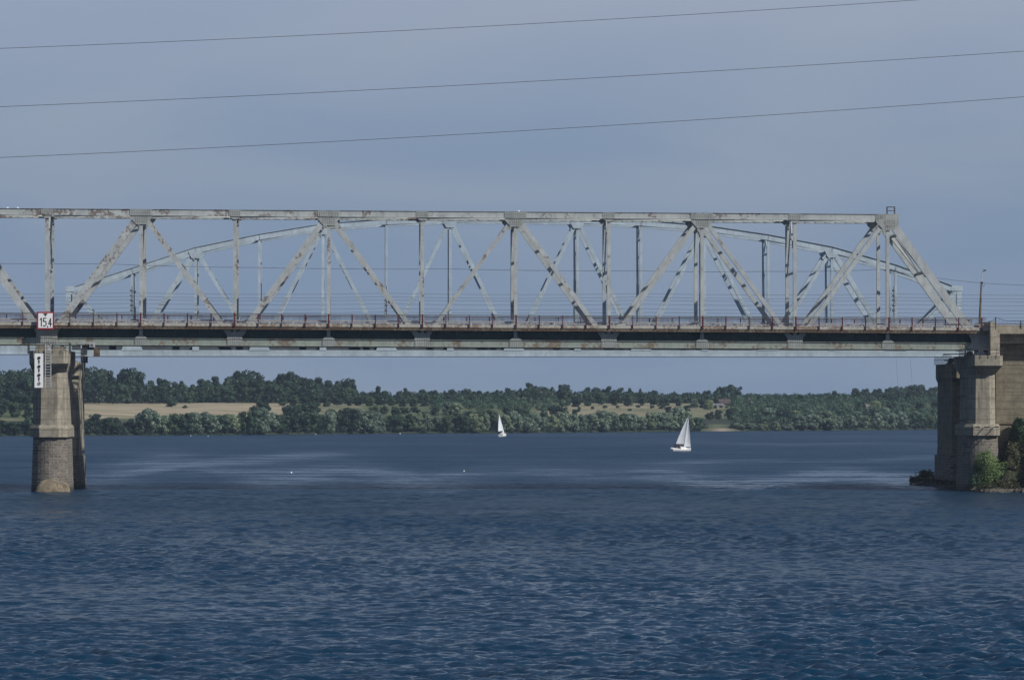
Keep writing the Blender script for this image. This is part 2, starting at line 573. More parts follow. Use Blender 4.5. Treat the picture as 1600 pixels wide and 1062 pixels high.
def build_water():
    """one sheet; wind waves are real geometry where they are large enough to see"""
    ys = [-60.0, 40.0, 100.0]
    y = 140.0
    while y < 1500:
        ys.append(y)
        y += 0.13 * (y / 150.0) ** 2
    ys += [1600, 2100, 2700]
    ys = np.array(ys)
    dys = np.gradient(ys)
    tt = np.concatenate([np.linspace(-0.8, -0.135, 30), np.linspace(-0.13, 0.19, 720), np.linspace(0.195, 0.8, 30)])
    edge = np.clip((0.16 - np.abs(tt - 0.03)) / 0.015, 0, 1)
    X = np.clip(ys[:, None].clip(60) * tt[None, :], -1299, 1299) + 0.0001 * tt[None, :]
    edge = np.concatenate([[0], edge, [0]])
    Yg = np.repeat(ys[:, None], len(tt), 1)
    X = np.concatenate([np.full((len(ys), 1), -1300.0), X, np.full((len(ys), 1), 1300.0)], 1)
    Yg = np.concatenate([Yg[:, :1], Yg, Yg[:, :1]], 1)
    Z = np.zeros_like(X)
    r = np.random.default_rng(4)
    patch = 0.75 + 0.35 * np.sin(X * 0.05 + 0.8 * np.sin(Yg * 0.021)) * np.sin(Yg * 0.037 + 1.2 * np.sin(X * 0.043))
    for k in range(150):
        wl = 0.36 * (3.4 / 0.36) ** r.random()
        th = r.normal(1.35, 0.65)
        amp = 0.0066 * wl ** 0.75 * (0.6 + 0.8 * r.random())
        kk = 2 * math.pi / wl
        fade = np.clip(wl / (1.3 * dys) - 0.6, 0, 1)[:, None] * np.clip((1500 - ys) / 300, 0, 1)[:, None] * np.clip((ys - 60) / 60, 0, 1)[:, None]
        ph = kk * (math.cos(th) * X + math.sin(th) * Yg) + r.random() * 6.28
        Z += amp * fade * (np.sin(ph) + 0.25 * np.sin(2 * ph + 1.6))
    Z *= patch * edge[None, :]
    Z[:, 0] = Z[:, -1] = 0
    nr, nc = X.shape
    co = np.stack([X, Yg, Z], -1).reshape(-1, 3)
    a = (np.arange(nr - 1)[:, None] * nc + np.arange(nc - 1)[None, :])
    fc = np.stack([a, a + 1, a + nc + 1, a + nc], -1).reshape(-1, 4)
    me = bpy.data.meshes.new('river_water')
    me.vertices.add(len(co))
    me.vertices.foreach_set('co', co.ravel())
    me.loops.add(fc.size)
    me.loops.foreach_set('vertex_index', fc.ravel())
    me.polygons.add(len(fc))
    me.polygons.foreach_set('loop_start', np.arange(0, fc.size, 4))
    me.polygons.foreach_set('loop_total', np.full(len(fc), 4))
    me.polygons.foreach_set('use_smooth', np.ones(len(fc), dtype=bool))
    # calm lanes: slicks lying on the water, given by where they lie on the river
    U = 800 + F * (co @ np.array(rt)) / ((co - [0, 0, CAMH]) @ np.array(fw))
    V = 531 - F * ((co - [0, 0, CAMH]) @ np.array(up)) / ((co - [0, 0, CAMH]) @ np.array(fw))
    calm = np.zeros(len(co))
    for (u0, v0, u1, v1, wv, st) in ((150, 762, 270, 738, 10, .4), (200, 740, 450, 711, 8, .85), (280, 728, 620, 748, 15, .7), (560, 742, 1000, 737, 10, .5), (1080, 750, 1480, 747, 11, 1.25),
                                     (1110, 722, 1460, 716, 4, .4), (1130, 692, 1460, 694, 3, .3), (-50, 800, 250, 860, 34, .4), (200, 840, 560, 880, 38, .5), (480, 870, 760, 950, 48, .7),
                                     (740, 930, 1100, 960, 48, 1.0), (1000, 960, 1650, 1010, 42, .65), (600, 1005, 1100, 1045, 32, .5), (250, 930, 600, 990, 26, .3)):
        tt_ = np.clip((U - u0) / (u1 - u0), 0, 1)
        vv = v0 + (v1 - v0) * tt_
        du = np.maximum(0, np.maximum(u0 - U, U - u1)) / 110
        vv = vv + wv * 0.5 * np.sin(U * 0.021 + v0) 
        calm = np.maximum(calm, st * np.exp(-((V - vv) / wv) ** 2 - du ** 2))
    brk = 0.5 + 0.5 * np.sin(co[:, 0] * 0.19 + 2.2 * np.sin(co[:, 1] * 0.045)) * np.sin(co[:, 1] * 0.11 + 1.7 * np.sin(co[:, 0] * 0.11))
    calm *= 0.55 + 0.75 * brk
    calm[np.abs(co[:, 0]) > 1200] = 0
    at_ = me.attributes.new('calm', 'FLOAT', 'POINT')
    at_.data.foreach_set('value', calm.astype(np.float32))
    me.materials.append(water_material())
    me.update()
    o = bpy.data.objects.new('river_water', me)
    col.objects.link(o)
    tag(o, 'dark blue rippled river water under the bridges', 'river', kind='structure')


build_water()

# ------------------------------------------------------------------ far bank
SHORE = [(-2500, 700), (-400, 683.5), (0, 681), (130, 680.3), (400, 679), (600, 677), (800, 676.3), (1000, 674.5), (1100, 673.6), (1300, 672.4), (1460, 671), (1800, 669.5), (4000, 667)]
SP = [ground(u, v) for u, v in SHORE]
SX, SY = [p.x for p in SP], [p.y for p in SP]
ZT = [(0, 0), (3, 0.9), (15, 1.9), (60, 4.0), (150, 7.5), (260, 10.0), (450, 11.6), (800, 13.0), (1400, 14.0)]


def shoreY(x):
    return float(np.interp(x, SX, SY))


def vnoise(x, y):
    return math.sin(x * 0.031 + 1.3) * math.cos(y * 0.027 + 0.4) + 0.5 * math.sin(x * 0.083 + y * 0.061)


def gz(x, y):
    s = y - shoreY(x)
    if s < 0:
        return -0.6
    return lerp_tab(ZT, s) + vnoise(x, y) * min(s / 60, 1) * 0.35


def land_material():
    m, t, b = newmat('far_bank_ground')
    c = coords(t)
    at = N(t, 'ShaderNodeAttribute', attribute_name='cover')
    spc = N(t, 'ShaderNodeSeparateColor')
    L(t, at.outputs['Color'], spc.inputs[0])
    green = mix(t, rng_(t, noise(t, c, 0.12, 5, 0.6), 0.35, 0.65), (0.05, 0.075, 0.03), (0.11, 0.13, 0.055))
    straw = mix(t, rng_(t, noise(t, c, 0.08, 6, 0.7, stretch=(0.5, 1.6, 1)), 0.35, 0.65), (0.18, 0.17, 0.09), (0.47, 0.38, 0.27))
    fac = rng_(t, math_(t, 'ADD', spc.outputs[0], math_(t, 'MULTIPLY', noise(t, c, 0.06, 6, 0.75, stretch=(0.4, 1.4, 1)), 1.3)), 1.0, 1.5)
    colr = mix(t, fac, green, straw)
    colr = mix(t, spc.outputs[1], colr, mix(t, noise(t, c, 0.3, 4), (0.26, 0.20, 0.15), (0.40, 0.32, 0.25)))
    colr = mix(t, spc.outputs[2], colr, mix(t, noise(t, c, 0.4, 4), (0.012, 0.022, 0.01), (0.035, 0.05, 0.022)))
    L(t, colr, b.inputs['Base Color'])
    b.inputs['Roughness'].default_value = 0.95
    bump(t, b, noise(t, c, 0.8, 5, 0.7), 0.8, 0.5)
    return m


def build_land():
    us = list(np.linspace(-1200, 1200, 240))
    ss = [-8, 0, 1.5, 3, 6, 10, 15, 22, 30, 45, 60, 80, 100, 120, 150, 180, 210, 260, 320, 400, 500, 700, 1000]
    v, c, f = [], [], []
    for x in us:
        sy = shoreY(x)
        for s in ss:
            y = sy + s
            v.append((x, y, gz(x, y)))
            u = proj((x, y, gz(x, y)))[0]
            r = 0.0
            if 90 < s < 290:
                r = 1.0 if u < 450 else (0.62 if u > 850 else 0.5)
                if u > 1150 or u > 570 and u < 850 or u < 90:
                    r = 0.0
            elif 60 < s <= 90:
                r = 0.45 if u < 480 else 0.3
            g = 0.0
            if s <= 4:
                g = max(0.0, 1 - abs(u - 1132) / 24)
            elif s <= 24 and 1100 < u < 1150:
                g = 0.12
            c.append((r, g, 1.0 if (s <= 60 and g == 0) else (0.8 if s > 290 else 0.0), 1))
    n = len(ss)
    for i in range(len(us) - 1):
        for j in range(n - 1):
            f.append((i * n + j, (i + 1) * n + j, (i + 1) * n + j + 1, i * n + j + 1))
    me = bpy.data.meshes.new('far_bank_terrain')
    me.from_pydata(v, [], f)
    ca = me.color_attributes.new('cover', 'FLOAT_COLOR', 'POINT')
    ca.data.foreach_set('color', [q for x in c for q in x])
    me.materials.append(land_material())
    me.polygons.foreach_set('use_smooth', [True] * len(me.polygons))
    o = bpy.data.objects.new('terrain', me)
    col.objects.link(o)
    tag(o, 'far river bank with straw coloured fields above the shore', 'land', kind='structure')


build_land()

# ------------------------------------------------------------------ road bridge (near)
YA, YB = 512.0, 521.0
X0 = px(73.5, 500, YA).x
PAN = (px(1387, 500, YA).x - X0) / 9.0
GR = 0.0050
NL = -4


def nx(i):
    return X0 + PAN * i


def gd(x):
    return -GR * (x - X0)


Z_CB, Z_CT = 17.22, 17.98           # bottom chord
Z_SB, Z_S0, Z_S1 = 19.08, 19.45, 19.83   # rusty beam bottom, slab bottom, slab top
Z_TB, Z_TT = 32.42, 33.12           # top chord
ZB = (Z_CB + Z_CT) / 2
ZT_ = (Z_TB + Z_TT) / 2


def bot(i, Y):
    return Vector((nx(i), Y, ZB + gd(nx(i))))


def top(i, Y):
    return Vector((nx(i), Y, ZT_ + gd(nx(i))))


road = thing('road_bridge', 'near steel truss road bridge of rusting grey paint with straight top chord', 'bridge', (nx(5), YA, 17.2))
XE = nx(10) + 1.0                    # end of the steel span
XW = nx(NL)


def rivets(mb, cx, cz, w_, h_, y, dx=0.26, dz=0.19, s=0.075, mi=1):
    a = int(w_ / dx)
    c = int(h_ / dz)
    for i in range(a + 1):
        for j in range(c + 1):
            x = cx - a * dx / 2 + i * dx
            z = cz - c * dz / 2 + j * dz
            mb.box(x - s / 2, x + s / 2, y - 0.035, y, z - s / 2, z + s / 2, mi)


for Y in (YA, YB):
    m = MB()
    m.beam((XW, Y, ZT_ + gd(XW)), (nx(9) + 0.3, Y, ZT_ + gd(nx(9))), Z_TT - Z_TB, 0.56)
    zc = Z_TT + 0.015
    m.beam((XW, Y, zc + gd(XW)), (nx(9) + 0.3, Y, zc + gd(nx(9))), 0.03, 0.74)
    zc = Z_TB - 0.015
    m.beam((XW, Y, zc + gd(XW)), (nx(9) - 1.5, Y, zc + gd(nx(9) - 1.5)), 0.03, 0.86)
    m.build('top_chord', M['top'], road)
    m = MB()
    m.beam((XW, Y, ZB + gd(XW)), (XE, Y, ZB + gd(XE)), Z_CT - Z_CB, 0.56)
    for zf in (Z_CB - 0.02, Z_CT + 0.02):
        m.beam((XW, Y, zf + gd(XW)), (XE, Y, zf + gd(XE)), 0.05, 0.80)
    m.build('bottom_chord', M['chord'], road)
    for i in range(NL, 10):
        m = MB()
        m.hbeam(bot(i, Y), top(i, Y), 0.40 if i % 2 else 0.42, 0.44)
        m.build('vertical', M['member'], road)
    for i in range(NL, 10):
        if i % 2 == 0 and i + 1 > 9:
            continue
        a, b_ = (top(i, Y), bot(i + 1, Y)) if i % 2 else (bot(i, Y), top(i + 1, Y))
        heavy = {0: 0.80, -1: 0.80, 9: 0.92, 2: 0.68, 1: 0.56, 3: 0.52, 8: 0.50, 7: 0.48, 4: 0.44, 5: 0.52, 6: 0.52}.get(i, 0.55)
        m = MB()
        if i == 9:
            b_ = b_ + Vector((0.1, 0, 0))
        if heavy > 0.6:
            m.beam(a, b_, heavy, 0.52)
        else:
            m.hbeam(a, b_, heavy, 0.48)
        m.build('end_post' if i == 9 else 'diagonal', M['member'], road)
    # gusset plates, one each side of the truss
    for i in range(NL, 11):
        x = nx(i)
        m = MB()
        for sgn in (-1,):
            y0 = Y + sgn * 0.31
            ya, yb = min(y0, y0 + sgn * 0.03), max(y0, y0 + sgn * 0.03)
            yf = ya if sgn < 0 else yb + 0.035
            if i % 2 or i == 10:      # bottom: small at odd nodes
                zz = Z_CB + gd(x)
                if i == 10:
                    cs = [(x - 1.15, zz - 0.02), (x + 0.85, zz - 0.02), (x + 0.95, zz + 1.9), (x - 1.1, zz + 1.95)]
                else:
                    cs = [(x - 0.75, zz), (x + 0.75, zz), (x + 0.75, zz + 0.78), (x + 0.3, zz + 1.15), (x - 0.3, zz + 1.15), (x - 0.75, zz + 0.78)]
            else:
                zz = Z_CB + gd(x)
                k = 1.45 if i == 0 else 1.0
                cs = [(x - 0.9 * k, zz), (x + 0.9 * k, zz), (x + 0.9 * k, zz + 1.35), (x + 1.35 * k, zz + 1.95), (x + 0.9, zz + 2.0),
                      (x + 0.32, zz + 1.55), (x - 0.32, zz + 1.55), (x - 0.9, zz + 2.0), (x - 1.35 * k, zz + 1.95), (x - 0.9 * k, zz + 1.35)]
                if i == 0:
                    cs = [(x - 1.25, zz), (x + 1.25, zz), (x + 1.25, zz + 1.3), (x + 1.6, zz + 2), (x - 1.6, zz + 2), (x - 1.25, zz + 1.3)]
            m.loft([[(a_, ya, b__) for a_, b__ in cs], [(a_, yb, b__) for a_, b__ in cs]])
            wv = 2.2 if i == 0 else (1.7 if i % 2 == 0 else 1.3)
            if i == 10:
                rivets(m, x - 0.05, zz + 0.9, 1.6, 1.5, yf)
            else:
                rivets(m, x, zz + 0.39, wv, 0.6, yf)
                if i % 2 == 0:
                    rivets(m, x, zz + 1.05, 1.2, 0.45, yf)
            m.build('gusset_plate', [M['gusset'], M['rivet']], road)
            m = MB()
            if i <= 9:
                zz = Z_TT + gd(x)
                if i % 2:
                    if i == 9:
                        cs = [(x - 1.4, zz), (x - 1.4, zz - 0.95), (x - 0.45, zz - 1.9), (x + 0.5, zz - 1.9), (x + 1.3, zz - 1.2), (x + 1.25, zz + 0.06)]
                        rivets(m, x - 0.75, zz - 0.35, 1.0, 0.5, yf)
                        rivets(m, x + 0.25, zz - 1.2, 1.1, 1.0, yf)
                    else:
                        cs = [(x - 1.3, zz), (x - 1.3, zz - 0.95), (x - 0.6, zz - 1.75), (x + 0.6, zz - 1.75), (x + 1.3, zz - 0.95), (x + 1.3, zz)]
                        rivets(m, x, zz - 0.38, 2.3, 0.55, yf)
                        rivets(m, x, zz - 1.2, 1.3, 0.65, yf)
                else:
                    cs = [(x - 0.7, zz - 0.02), (x - 0.7, zz - 0.72), (x - 0.25, zz - 1.1), (x + 0.25, zz - 1.1), (x + 0.7, zz - 0.72), (x + 0.7, zz - 0.02)]
                    rivets(m, x, zz - 0.36, 1.2, 0.5, yf)
                m.loft([[(a_, ya, b__) for a_, b__ in cs], [(a_, yb, b__) for a_, b__ in cs]])
        if i <= 9:
            m.build('top_gusset_plate', [M['gusset'], M['rivet']], road)

# cross members: floor beams, top struts, sway frames, top lateral bracing
for i in range(NL, 11):
    x = nx(i)
    m = MB()
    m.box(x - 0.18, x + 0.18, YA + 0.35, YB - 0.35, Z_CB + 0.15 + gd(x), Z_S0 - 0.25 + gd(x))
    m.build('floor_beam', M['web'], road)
    if i <= 9:
        m = MB()
        zt = ZT_ + gd(x)
        m.beam((x, YA + 0.3, zt), (x, YB - 0.3, zt), 0.5, 0.3, side=(1, 0, 0))
        m.build('top_strut', M['member'], road)
        if i % 2 == 0:
            m = MB()
            zs = zt - 6.6
            m.beam((x, YA + 0.24, zs), (x, YB - 0.24, zs), 0.26, 0.2, side=(1, 0, 0))
            ym = (YA + YB) / 2
            m.beam((x, YA + 0.24, zs), (x, ym, zt - 0.3), 0.16, 0.16, side=(1, 0, 0))
            m.beam((x, YB - 0.24, zs), (x, ym, zt - 0.3), 0.16, 0.16, side=(1, 0, 0))
            m.build('sway_frame', M['member'], road)
        else:
            for ya, yb in ((YA + 0.25, YA + 1.6), (YB - 0.25, YB - 1.6)):
                m = MB()
                m.beam((x, ya, zt - 1.6), (x, yb, zt - 0.2), 0.2, 0.2, side=(1, 0, 0))
                m.build('knee_brace', M['member'], road)
    if i < 9:
        m = MB()
        za = ZT_ - 0.1 + gd(x)
        zb = ZT_ - 0.1 + gd(nx(i + 1))
        m.beam((x, YA + 0.3, za), (nx(i + 1), YB - 0.3, zb), 0.2, 0.24, side=(0, 0, 1))
        m.beam((x, YB - 0.3, za - 0.01), (nx(i + 1), YA + 0.3, zb - 0.01), 0.2, 0.24, side=(0, 0, 1))
        for k in range(1, 9):          # batten plates under the chord
            xx = x + PAN * k / 9
            m.box(xx - 0.3, xx + 0.3, YB - 0.9, YB - 0.3, Z_TB - 0.03 + gd(xx), Z_TB + 0.12 + gd(xx))
        m.build('lateral_brace', M['top'], road)
    if i < 10:
        m = MB()
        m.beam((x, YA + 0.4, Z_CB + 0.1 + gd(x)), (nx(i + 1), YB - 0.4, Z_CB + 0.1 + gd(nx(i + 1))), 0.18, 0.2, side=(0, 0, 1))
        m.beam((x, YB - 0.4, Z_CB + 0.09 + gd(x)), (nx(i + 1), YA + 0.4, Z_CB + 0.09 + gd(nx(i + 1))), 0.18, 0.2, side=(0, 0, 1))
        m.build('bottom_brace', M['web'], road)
# portal bracing between the inclined end posts
m = MB()
pa, pb = top(9, YA), bot(10, YA)
dv = pb - pa
Yn, Yf = YA + 0.26, YB - 0.26


def ep(t_, y):
    q = pa + dv * t_
    return Vector((q.x, y, q.z))


for t_ in (0.13, 0.42):
    m.beam(ep(t_, Yn), ep(t_, Yf), 0.42, 0.3, side=dv.normalized())
for k in range(4):
    ta, tb = 0.13, 0.42
    ya = Yn + (Yf - Yn) * k / 4
    yb = Yn + (Yf - Yn) * (k + 1) / 4
    if k % 2:
        ta, tb = tb, ta
    m.beam(ep(ta, ya), ep(tb, yb), 0.22, 0.18, side=(1, 0, 0))
m.beam(ep(0.42, Yn), ep(0.60, Yn + 0.02), 0.3, 0.2, side=(1, 0, 0))
m.build('portal_brace', M['member'], road)
# little inspection frame on the last node
m = MB()
xg = nx(9)
zg = Z_TT + gd(xg)
for xx in (xg - 0.05, xg + 0.85):
    for yy in (YA - 0.2, YA + 0.5):
        m.beam((xx, yy, zg), (xx, yy, zg + 0.9), 0.07, 0.07)
for yy in (YA - 0.2, YA + 0.5):
    m.beam((xg - 0.08, yy, zg + 0.87), (xg + 0.88, yy, zg + 0.87), 0.07, 0.07)
    m.beam((xg - 0.08, yy, zg + 0.45), (xg + 0.88, yy, zg + 0.45), 0.05, 0.05)
m.build('top_guard_frame', M['dark'], road)
# top chord bits: little lamps and brackets
m = MB()
for u in (12, 28, 811):
    p = px(u, 324, YA)
    m.box(p.x - 0.1, p.x + 0.1, YA - 0.1, YA + 0.1, Z_TT + gd(p.x), Z_TT + gd(p.x) + 0.18)
m.build('chord_marker_lamp', M['white'], road)


def span(mb, y0, y1, z0, z1, mi=0, xa=XW, xb=None):
    xb = XE + 0.5 if xb is None else xb
    a, b_ = gd(xa), gd(xb)
    mb.hexa([(xa, y0, z0 + a), (xb, y0, z0 + b_), (xb, y1, z0 + b_), (xa, y1, z0 + a),
             (xa, y0, z1 + a), (xb, y0, z1 + b_), (xb, y1, z1 + b_), (xa, y1, z1 + a)], mi)


XS = nx(10) + 0.5
m = MB(); span(m, YA + 0.45, YB - 0.45, Z_S0 - 0.1, Z_S1 - 0.25); m.build('road_deck', M['asphalt'], road)
for ya, yb, ye in ((YA - 1.10, YA + 0.44, YA - 1.10), (YB - 0.44, YB + 1.10, YB + 1.10)):
    m = MB(); span(m, ya, yb, Z_S0, Z_S1); m.build('walkway_slab', M['kerb'], road)
    s0 = ye + (0.06 if ye < YA else -0.06)
    m = MB(); span(m, min(s0, s0 + (0.16 if ye < YA else -0.16)), max(s0, s0 + (0.16 if ye < YA else -0.16)), Z_SB, Z_S0 - 0.004)
    x = XW
    while x < XE:                     # small hanging lips under the walkway edge
        m.box(x, x + 0.1, s0 - 0.03, s0, Z_SB + 0.02 + gd(x), Z_S0 - 0.1 + gd(x))
        x += 0.45
    m.build('walkway_edge_beam', M['rusty'], road)
    x = XW + 1.3
    while x < XE - 0.5 and ye < YA:               # cantilever brackets
        m = MB()
        g = gd(x)
        yi = YA - 0.3 if ye < YA else YB + 0.3
        m.loft([[(x, yi, Z_S0 - 0.02 + g), (x, s0 + 0.17, Z_S0 - 0.02 + g), (x, s0 + 0.17, Z_S0 - 0.25 + g), (x, yi, Z_S0 - 0.9 + g)],
                [(x + 0.05, yi, Z_S0 - 0.02 + g), (x + 0.05, s0 + 0.17, Z_S0 - 0.02 + g), (x + 0.05, s0 + 0.17, Z_S0 - 0.25 + g), (x + 0.05, yi, Z_S0 - 0.9 + g)]])
        m.build('walkway_bracket', M['web'], road)
        x += PAN / 4
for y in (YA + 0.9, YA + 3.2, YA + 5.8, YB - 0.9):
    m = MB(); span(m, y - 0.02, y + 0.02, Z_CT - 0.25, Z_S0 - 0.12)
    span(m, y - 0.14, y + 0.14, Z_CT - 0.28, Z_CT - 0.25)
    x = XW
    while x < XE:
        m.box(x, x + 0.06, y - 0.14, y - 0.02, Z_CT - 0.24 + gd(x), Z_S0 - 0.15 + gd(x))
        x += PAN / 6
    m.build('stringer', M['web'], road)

# railings
POST = PAN / 4.0


def railing(yr, outward):
    rl = MB()
    span(rl, yr - 0.035, yr + 0.035, Z_S1 + 1.05, Z_S1 + 1.12, xb=XS)
    r_ = rl.build('railing', M['rail'], road)
    lo = MB()
    span(lo, yr - 0.02, yr + 0.02, Z_S1 + 0.20, Z_S1 + 0.25, xb=XS)
    span(lo, yr - 0.02, yr + 0.02, Z_S1 + 0.90, Z_S1 + 0.93, xb=XS)
    lo.build('lower_rail', M['red'], r_)
    bl = MB()
    x = XW + 0.08
    while x < XS - 0.05:
        bl.box(x - 0.017, x + 0.017, yr - 0.017, yr + 0.017, Z_S1 + 0.25 + gd(x), Z_S1 + 1.05 + gd(x))
        x += 0.145
    bl.build('balusters', M['balu'], r_)
    i = 0
    x = XW
    while x < XS + 0.1:
        wide = (round((x - X0) / POST) % 4 == 0)
        hw = 0.10 if wide else 0.06
        pm = MB()
        pm.box(x - hw, x + hw, yr - 0.10, yr + 0.02, Z_S1 - 0.36 + gd(x), Z_S1 + 1.13 + gd(x))
        pm.build('railing_post', M['red'], r_)
        x += POST
    return r_


railing(YA - 1.13, -1)
railing(YB + 1.13, 1)
# roadway guard rails inside the trusses
for y in (YA + 0.6, YB - 0.6):
    m = MB()
    span(m, y - 0.04, y + 0.04, Z_S1 + 0.30, Z_S1 + 0.42, xb=XS)
    x = XW
    while x < XS:
        m.box(x - 0.05, x + 0.05, y - 0.05, y + 0.05, Z_S1 - 0.25 + gd(x), Z_S1 + 0.4 + gd(x))
        x += 1.4
    m.build('guard_rail', M['galv'], road)


# ------------------------------------------------------------------ piers
def octo(cx, hw, y0, y1, ch, z):
    return [(cx - hw + ch, y0, z), (cx + hw - ch, y0, z), (cx + hw, y0 + ch, z), (cx + hw, y1 - ch, z),
            (cx + hw - ch, y1, z), (cx - hw + ch, y1, z), (cx - hw, y1 - ch, z), (cx - hw, y0 + ch, z)]


def stadium(cx, hw, y0, y1, z, n=14):
    pts = []
    for k in range(n + 1):
        a = math.pi + math.pi * k / n
        pts.append((cx + hw * math.cos(a), y0 + hw + hw * math.sin(a), z))
    for k in range(n + 1):
        a = math.pi * k / n
        pts.append((cx + hw * math.cos(a), y1 - hw + hw * math.sin(a), z))
    return pts


def guard(mb, pts, h=1.05, n=6, r=0.03):
    for a, b_ in zip(pts[:-1], pts[1:]):
        a, b_ = Vector(a), Vector(b_)
        k = max(1, int((b_ - a).length / 0.9))
        for j in range(k + 1):
            p = a.lerp(b_, j / k)
            mb.tube([p, p + Vector((0, 0, h))], r, 4)
        for hh in (h, h * 0.5):
            mb.tube([a + Vector((0, 0, hh)), b_ + Vector((0, 0, hh))], r, 4)


def pier(name, label, cx, hw, y0, y1, zc, zcu, zcol1, zcol0, group, bearings, matc, cone=False, ch=1.0, round_base=True, oh=1.0, bhw=None, badd=0.22, chw=None, cdx=0.0, cy1=None):
    root = thing(name, label, 'bridge pier', (cx, (y0 + y1) / 2, 0), group)
    shw = hw
    hw = bhw or hw
    chw = chw or shw + 0.5 * oh
    cy1 = cy1 or y1 + 0.5 * oh
    m = MB()
    if round_base:
        m.loft([stadium(cx, hw + badd + (zcol0 - z) * 0.035, y0 - 0.15 - (zcol0 - z) * 0.03, y1 + 0.2, z) for z in (-1.5, 0, 2, 4, zcol0)])
    else:
        m.loft([octo(cx, hw + 0.3, y0 - 0.3, y1 + 0.3, ch * 0.6, z) for z in (-1.5, zcol0)])
    m.build('masonry_base', M['stone'], root)
    m = MB()
    m.loft([octo(cx, hw + 0.32 * oh, y0 - 0.48 * oh, y1 + 0.5 * oh, ch + 0.15, zcol0), octo(cx, hw + 0.34 * oh, y0 - 0.5 * oh, y1 + 0.5 * oh, ch + 0.15, zcol1 - 0.35), octo(cx, hw + 0.2 * oh, y0 - 0.2 * oh, y1 + 0.2 * oh, ch, zcol1)])
    m.build('stone_collar', matc, root)
    hw = shw
    m = MB()
    m.loft([octo(cx, hw + 0.05, y0 - 0.05, y1, ch, zcol1 - 0.02), octo(cx, hw, y0, y1, ch, zcu - 0.98)])
    # vertical pilaster strips and holes on the nose
    m.box(cx - hw * 0.1, cx + hw * 0.45, y0 - 0.03, y0 - 0.001, zcol1 + 0.02, zcu - 1.6)
    m.build('shaft', matc, root)
    m = MB()
    m.loft([octo(cx, hw + 0.02, y0 - 0.02, y1 + 0.02, ch, zcu - 1.0), octo(cx + cdx, chw, y0 - 1.2 * oh, cy1, ch * 0.5, zcu - (1 - oh) * 0.7), octo(cx + cdx, chw, y0 - 1.2 * oh, cy1, ch * 0.5, zc)])
    m.build('cap', matc, root)
    for (bx, by, bz) in bearings:
        m = MB()
        m.box(bx - 0.65, bx + 0.65, by - 0.55, by + 0.55, zc + 0.002, zc + 0.16)
        m.loft([[(bx - 0.5, by - 0.4, zc + 0.16), (bx + 0.5, by - 0.4, zc + 0.16), (bx + 0.5, by + 0.4, zc + 0.16), (bx - 0.5, by + 0.4, zc + 0.16)],
                [(bx - 0.25, by - 0.35, bz - 0.03), (bx + 0.25, by - 0.35, bz - 0.03), (bx + 0.25, by + 0.35, bz - 0.03), (bx - 0.25, by + 0.35, bz - 0.03)]])
        m.build('bearing', M['galv'], root)
    return root


PX_L = px(76.7, 700, 509).x
PX_R = px(1536, 700, 509).x
zl = Z_CB + gd(nx(0)) - 0.05
zr = Z_CB + gd(nx(10)) - 0.05
pl = pier('bridge_pier', 'tall concrete pier of the near bridge standing on rounded masonry in open water', PX_L, 1.92, 508.9, 521.8, 16.45, 14.95, 7.8, 6.4, 'piers of the two bridges',
          [(nx(0), YA, zl), (nx(0), YB, zl)], M['conc'], badd=0.06, chw=2.25)
# pale cone of repair stone at the foot of the pier
m = MB()
for k, (cx_, r_, hh) in enumerate(((PX_L + 0.1, 1.75, 1.5), (PX_L + 1.75, 0.75, 1.15))):
    ringz = []
    n = 16
    for j in range(6):
        rr = r_ * math.cos(j / 5.5 * math.pi / 2)
        zz = -0.5 + (hh + 0.5) * math.sin(j / 5 * math.pi / 2)
        ringz.append([(cx_ + rr * math.cos(2 * math.pi * q / n), 508.55 + k * 0.45 + 0.30 * rr * math.sin(2 * math.pi * q / n), zz) for q in range(n)])
    m.loft(ringz)
m.build('repair_mound', M['cone'], pl)
# concrete bearing blocks and parapet on top
m = MB()
m.box(PX_L - 1.5, PX_L - 0.2, 508.8, 510.4, 16.46, 17.05)
m.box(PX_L + 0.3, PX_L + 1.9, 509.5, 510.9, 16.455, 16.95)
m.build('bearing_block', M['conc'], pl)
m = MB()
guard(m, [(PX_L - 2.4, 510.5, 16.1), (PX_L - 2.4, 507.6, 16.1), (PX_L + 2.4, 507.6, 16.1), (PX_L + 2.4, 511, 16.1)], 1.25)
m.build('cap_railing', M['dark'], pl)

pr = pier('bridge_pier', 'tall concrete pier of the near bridge rising beside the willow bush', PX_R, 1.55, 509.2, 518.0, 15.95, 14.75, 7.9, 6.55, 'piers of the two bridges',
          [(nx(10), YA, zr), (nx(10), YB, zr)], M['conc'], bhw=1.78, badd=0.24, chw=1.86, cdx=0.38, cy1=523.5, ch=0.75)
# raised end wall over the right pier
xe = px(1547, 540, 510).x
xf = px(1561.5, 540, 510).x
m = MB()
m.box(xe, xf - 0.0, 509.6, 523.2, 15.952, 18.6)
m.box(xe, xe + 0.55, 509.7, 523.1, 18.6, 19.95)
m.build('end_wall', M['conc2'], pr)
m = MB()
guard(m, [(PX_R - 2.3, 512.5, 15.6), (PX_R - 2.3, 507.9, 15.6), (PX_R + 2.4, 507.9, 15.6), (PX_R + 2.4, 510, 15.6)], 1.15)
m.tube([px(1517, 546.5, 507.9), px(1570, 546.5, 507.9)], 0.04, 5)
m.build('cap_railing', M['dark'], pr)
m = MB()
for u in (1523, 1538, 1553):
    p = px(u, 667, 508.6)
    m.tube([p, p + Vector((0.35, -1.6, 0.05))], 0.06, 5)
for v in (591, 619, 657):
    p = px(1503, v, 512)
    m.tube([p + Vector((0.6, 0, 0)), p + Vector((-0.6, -0.3, 0))], 0.05, 5)
m.build('iron_rod', M['dark'], pr)

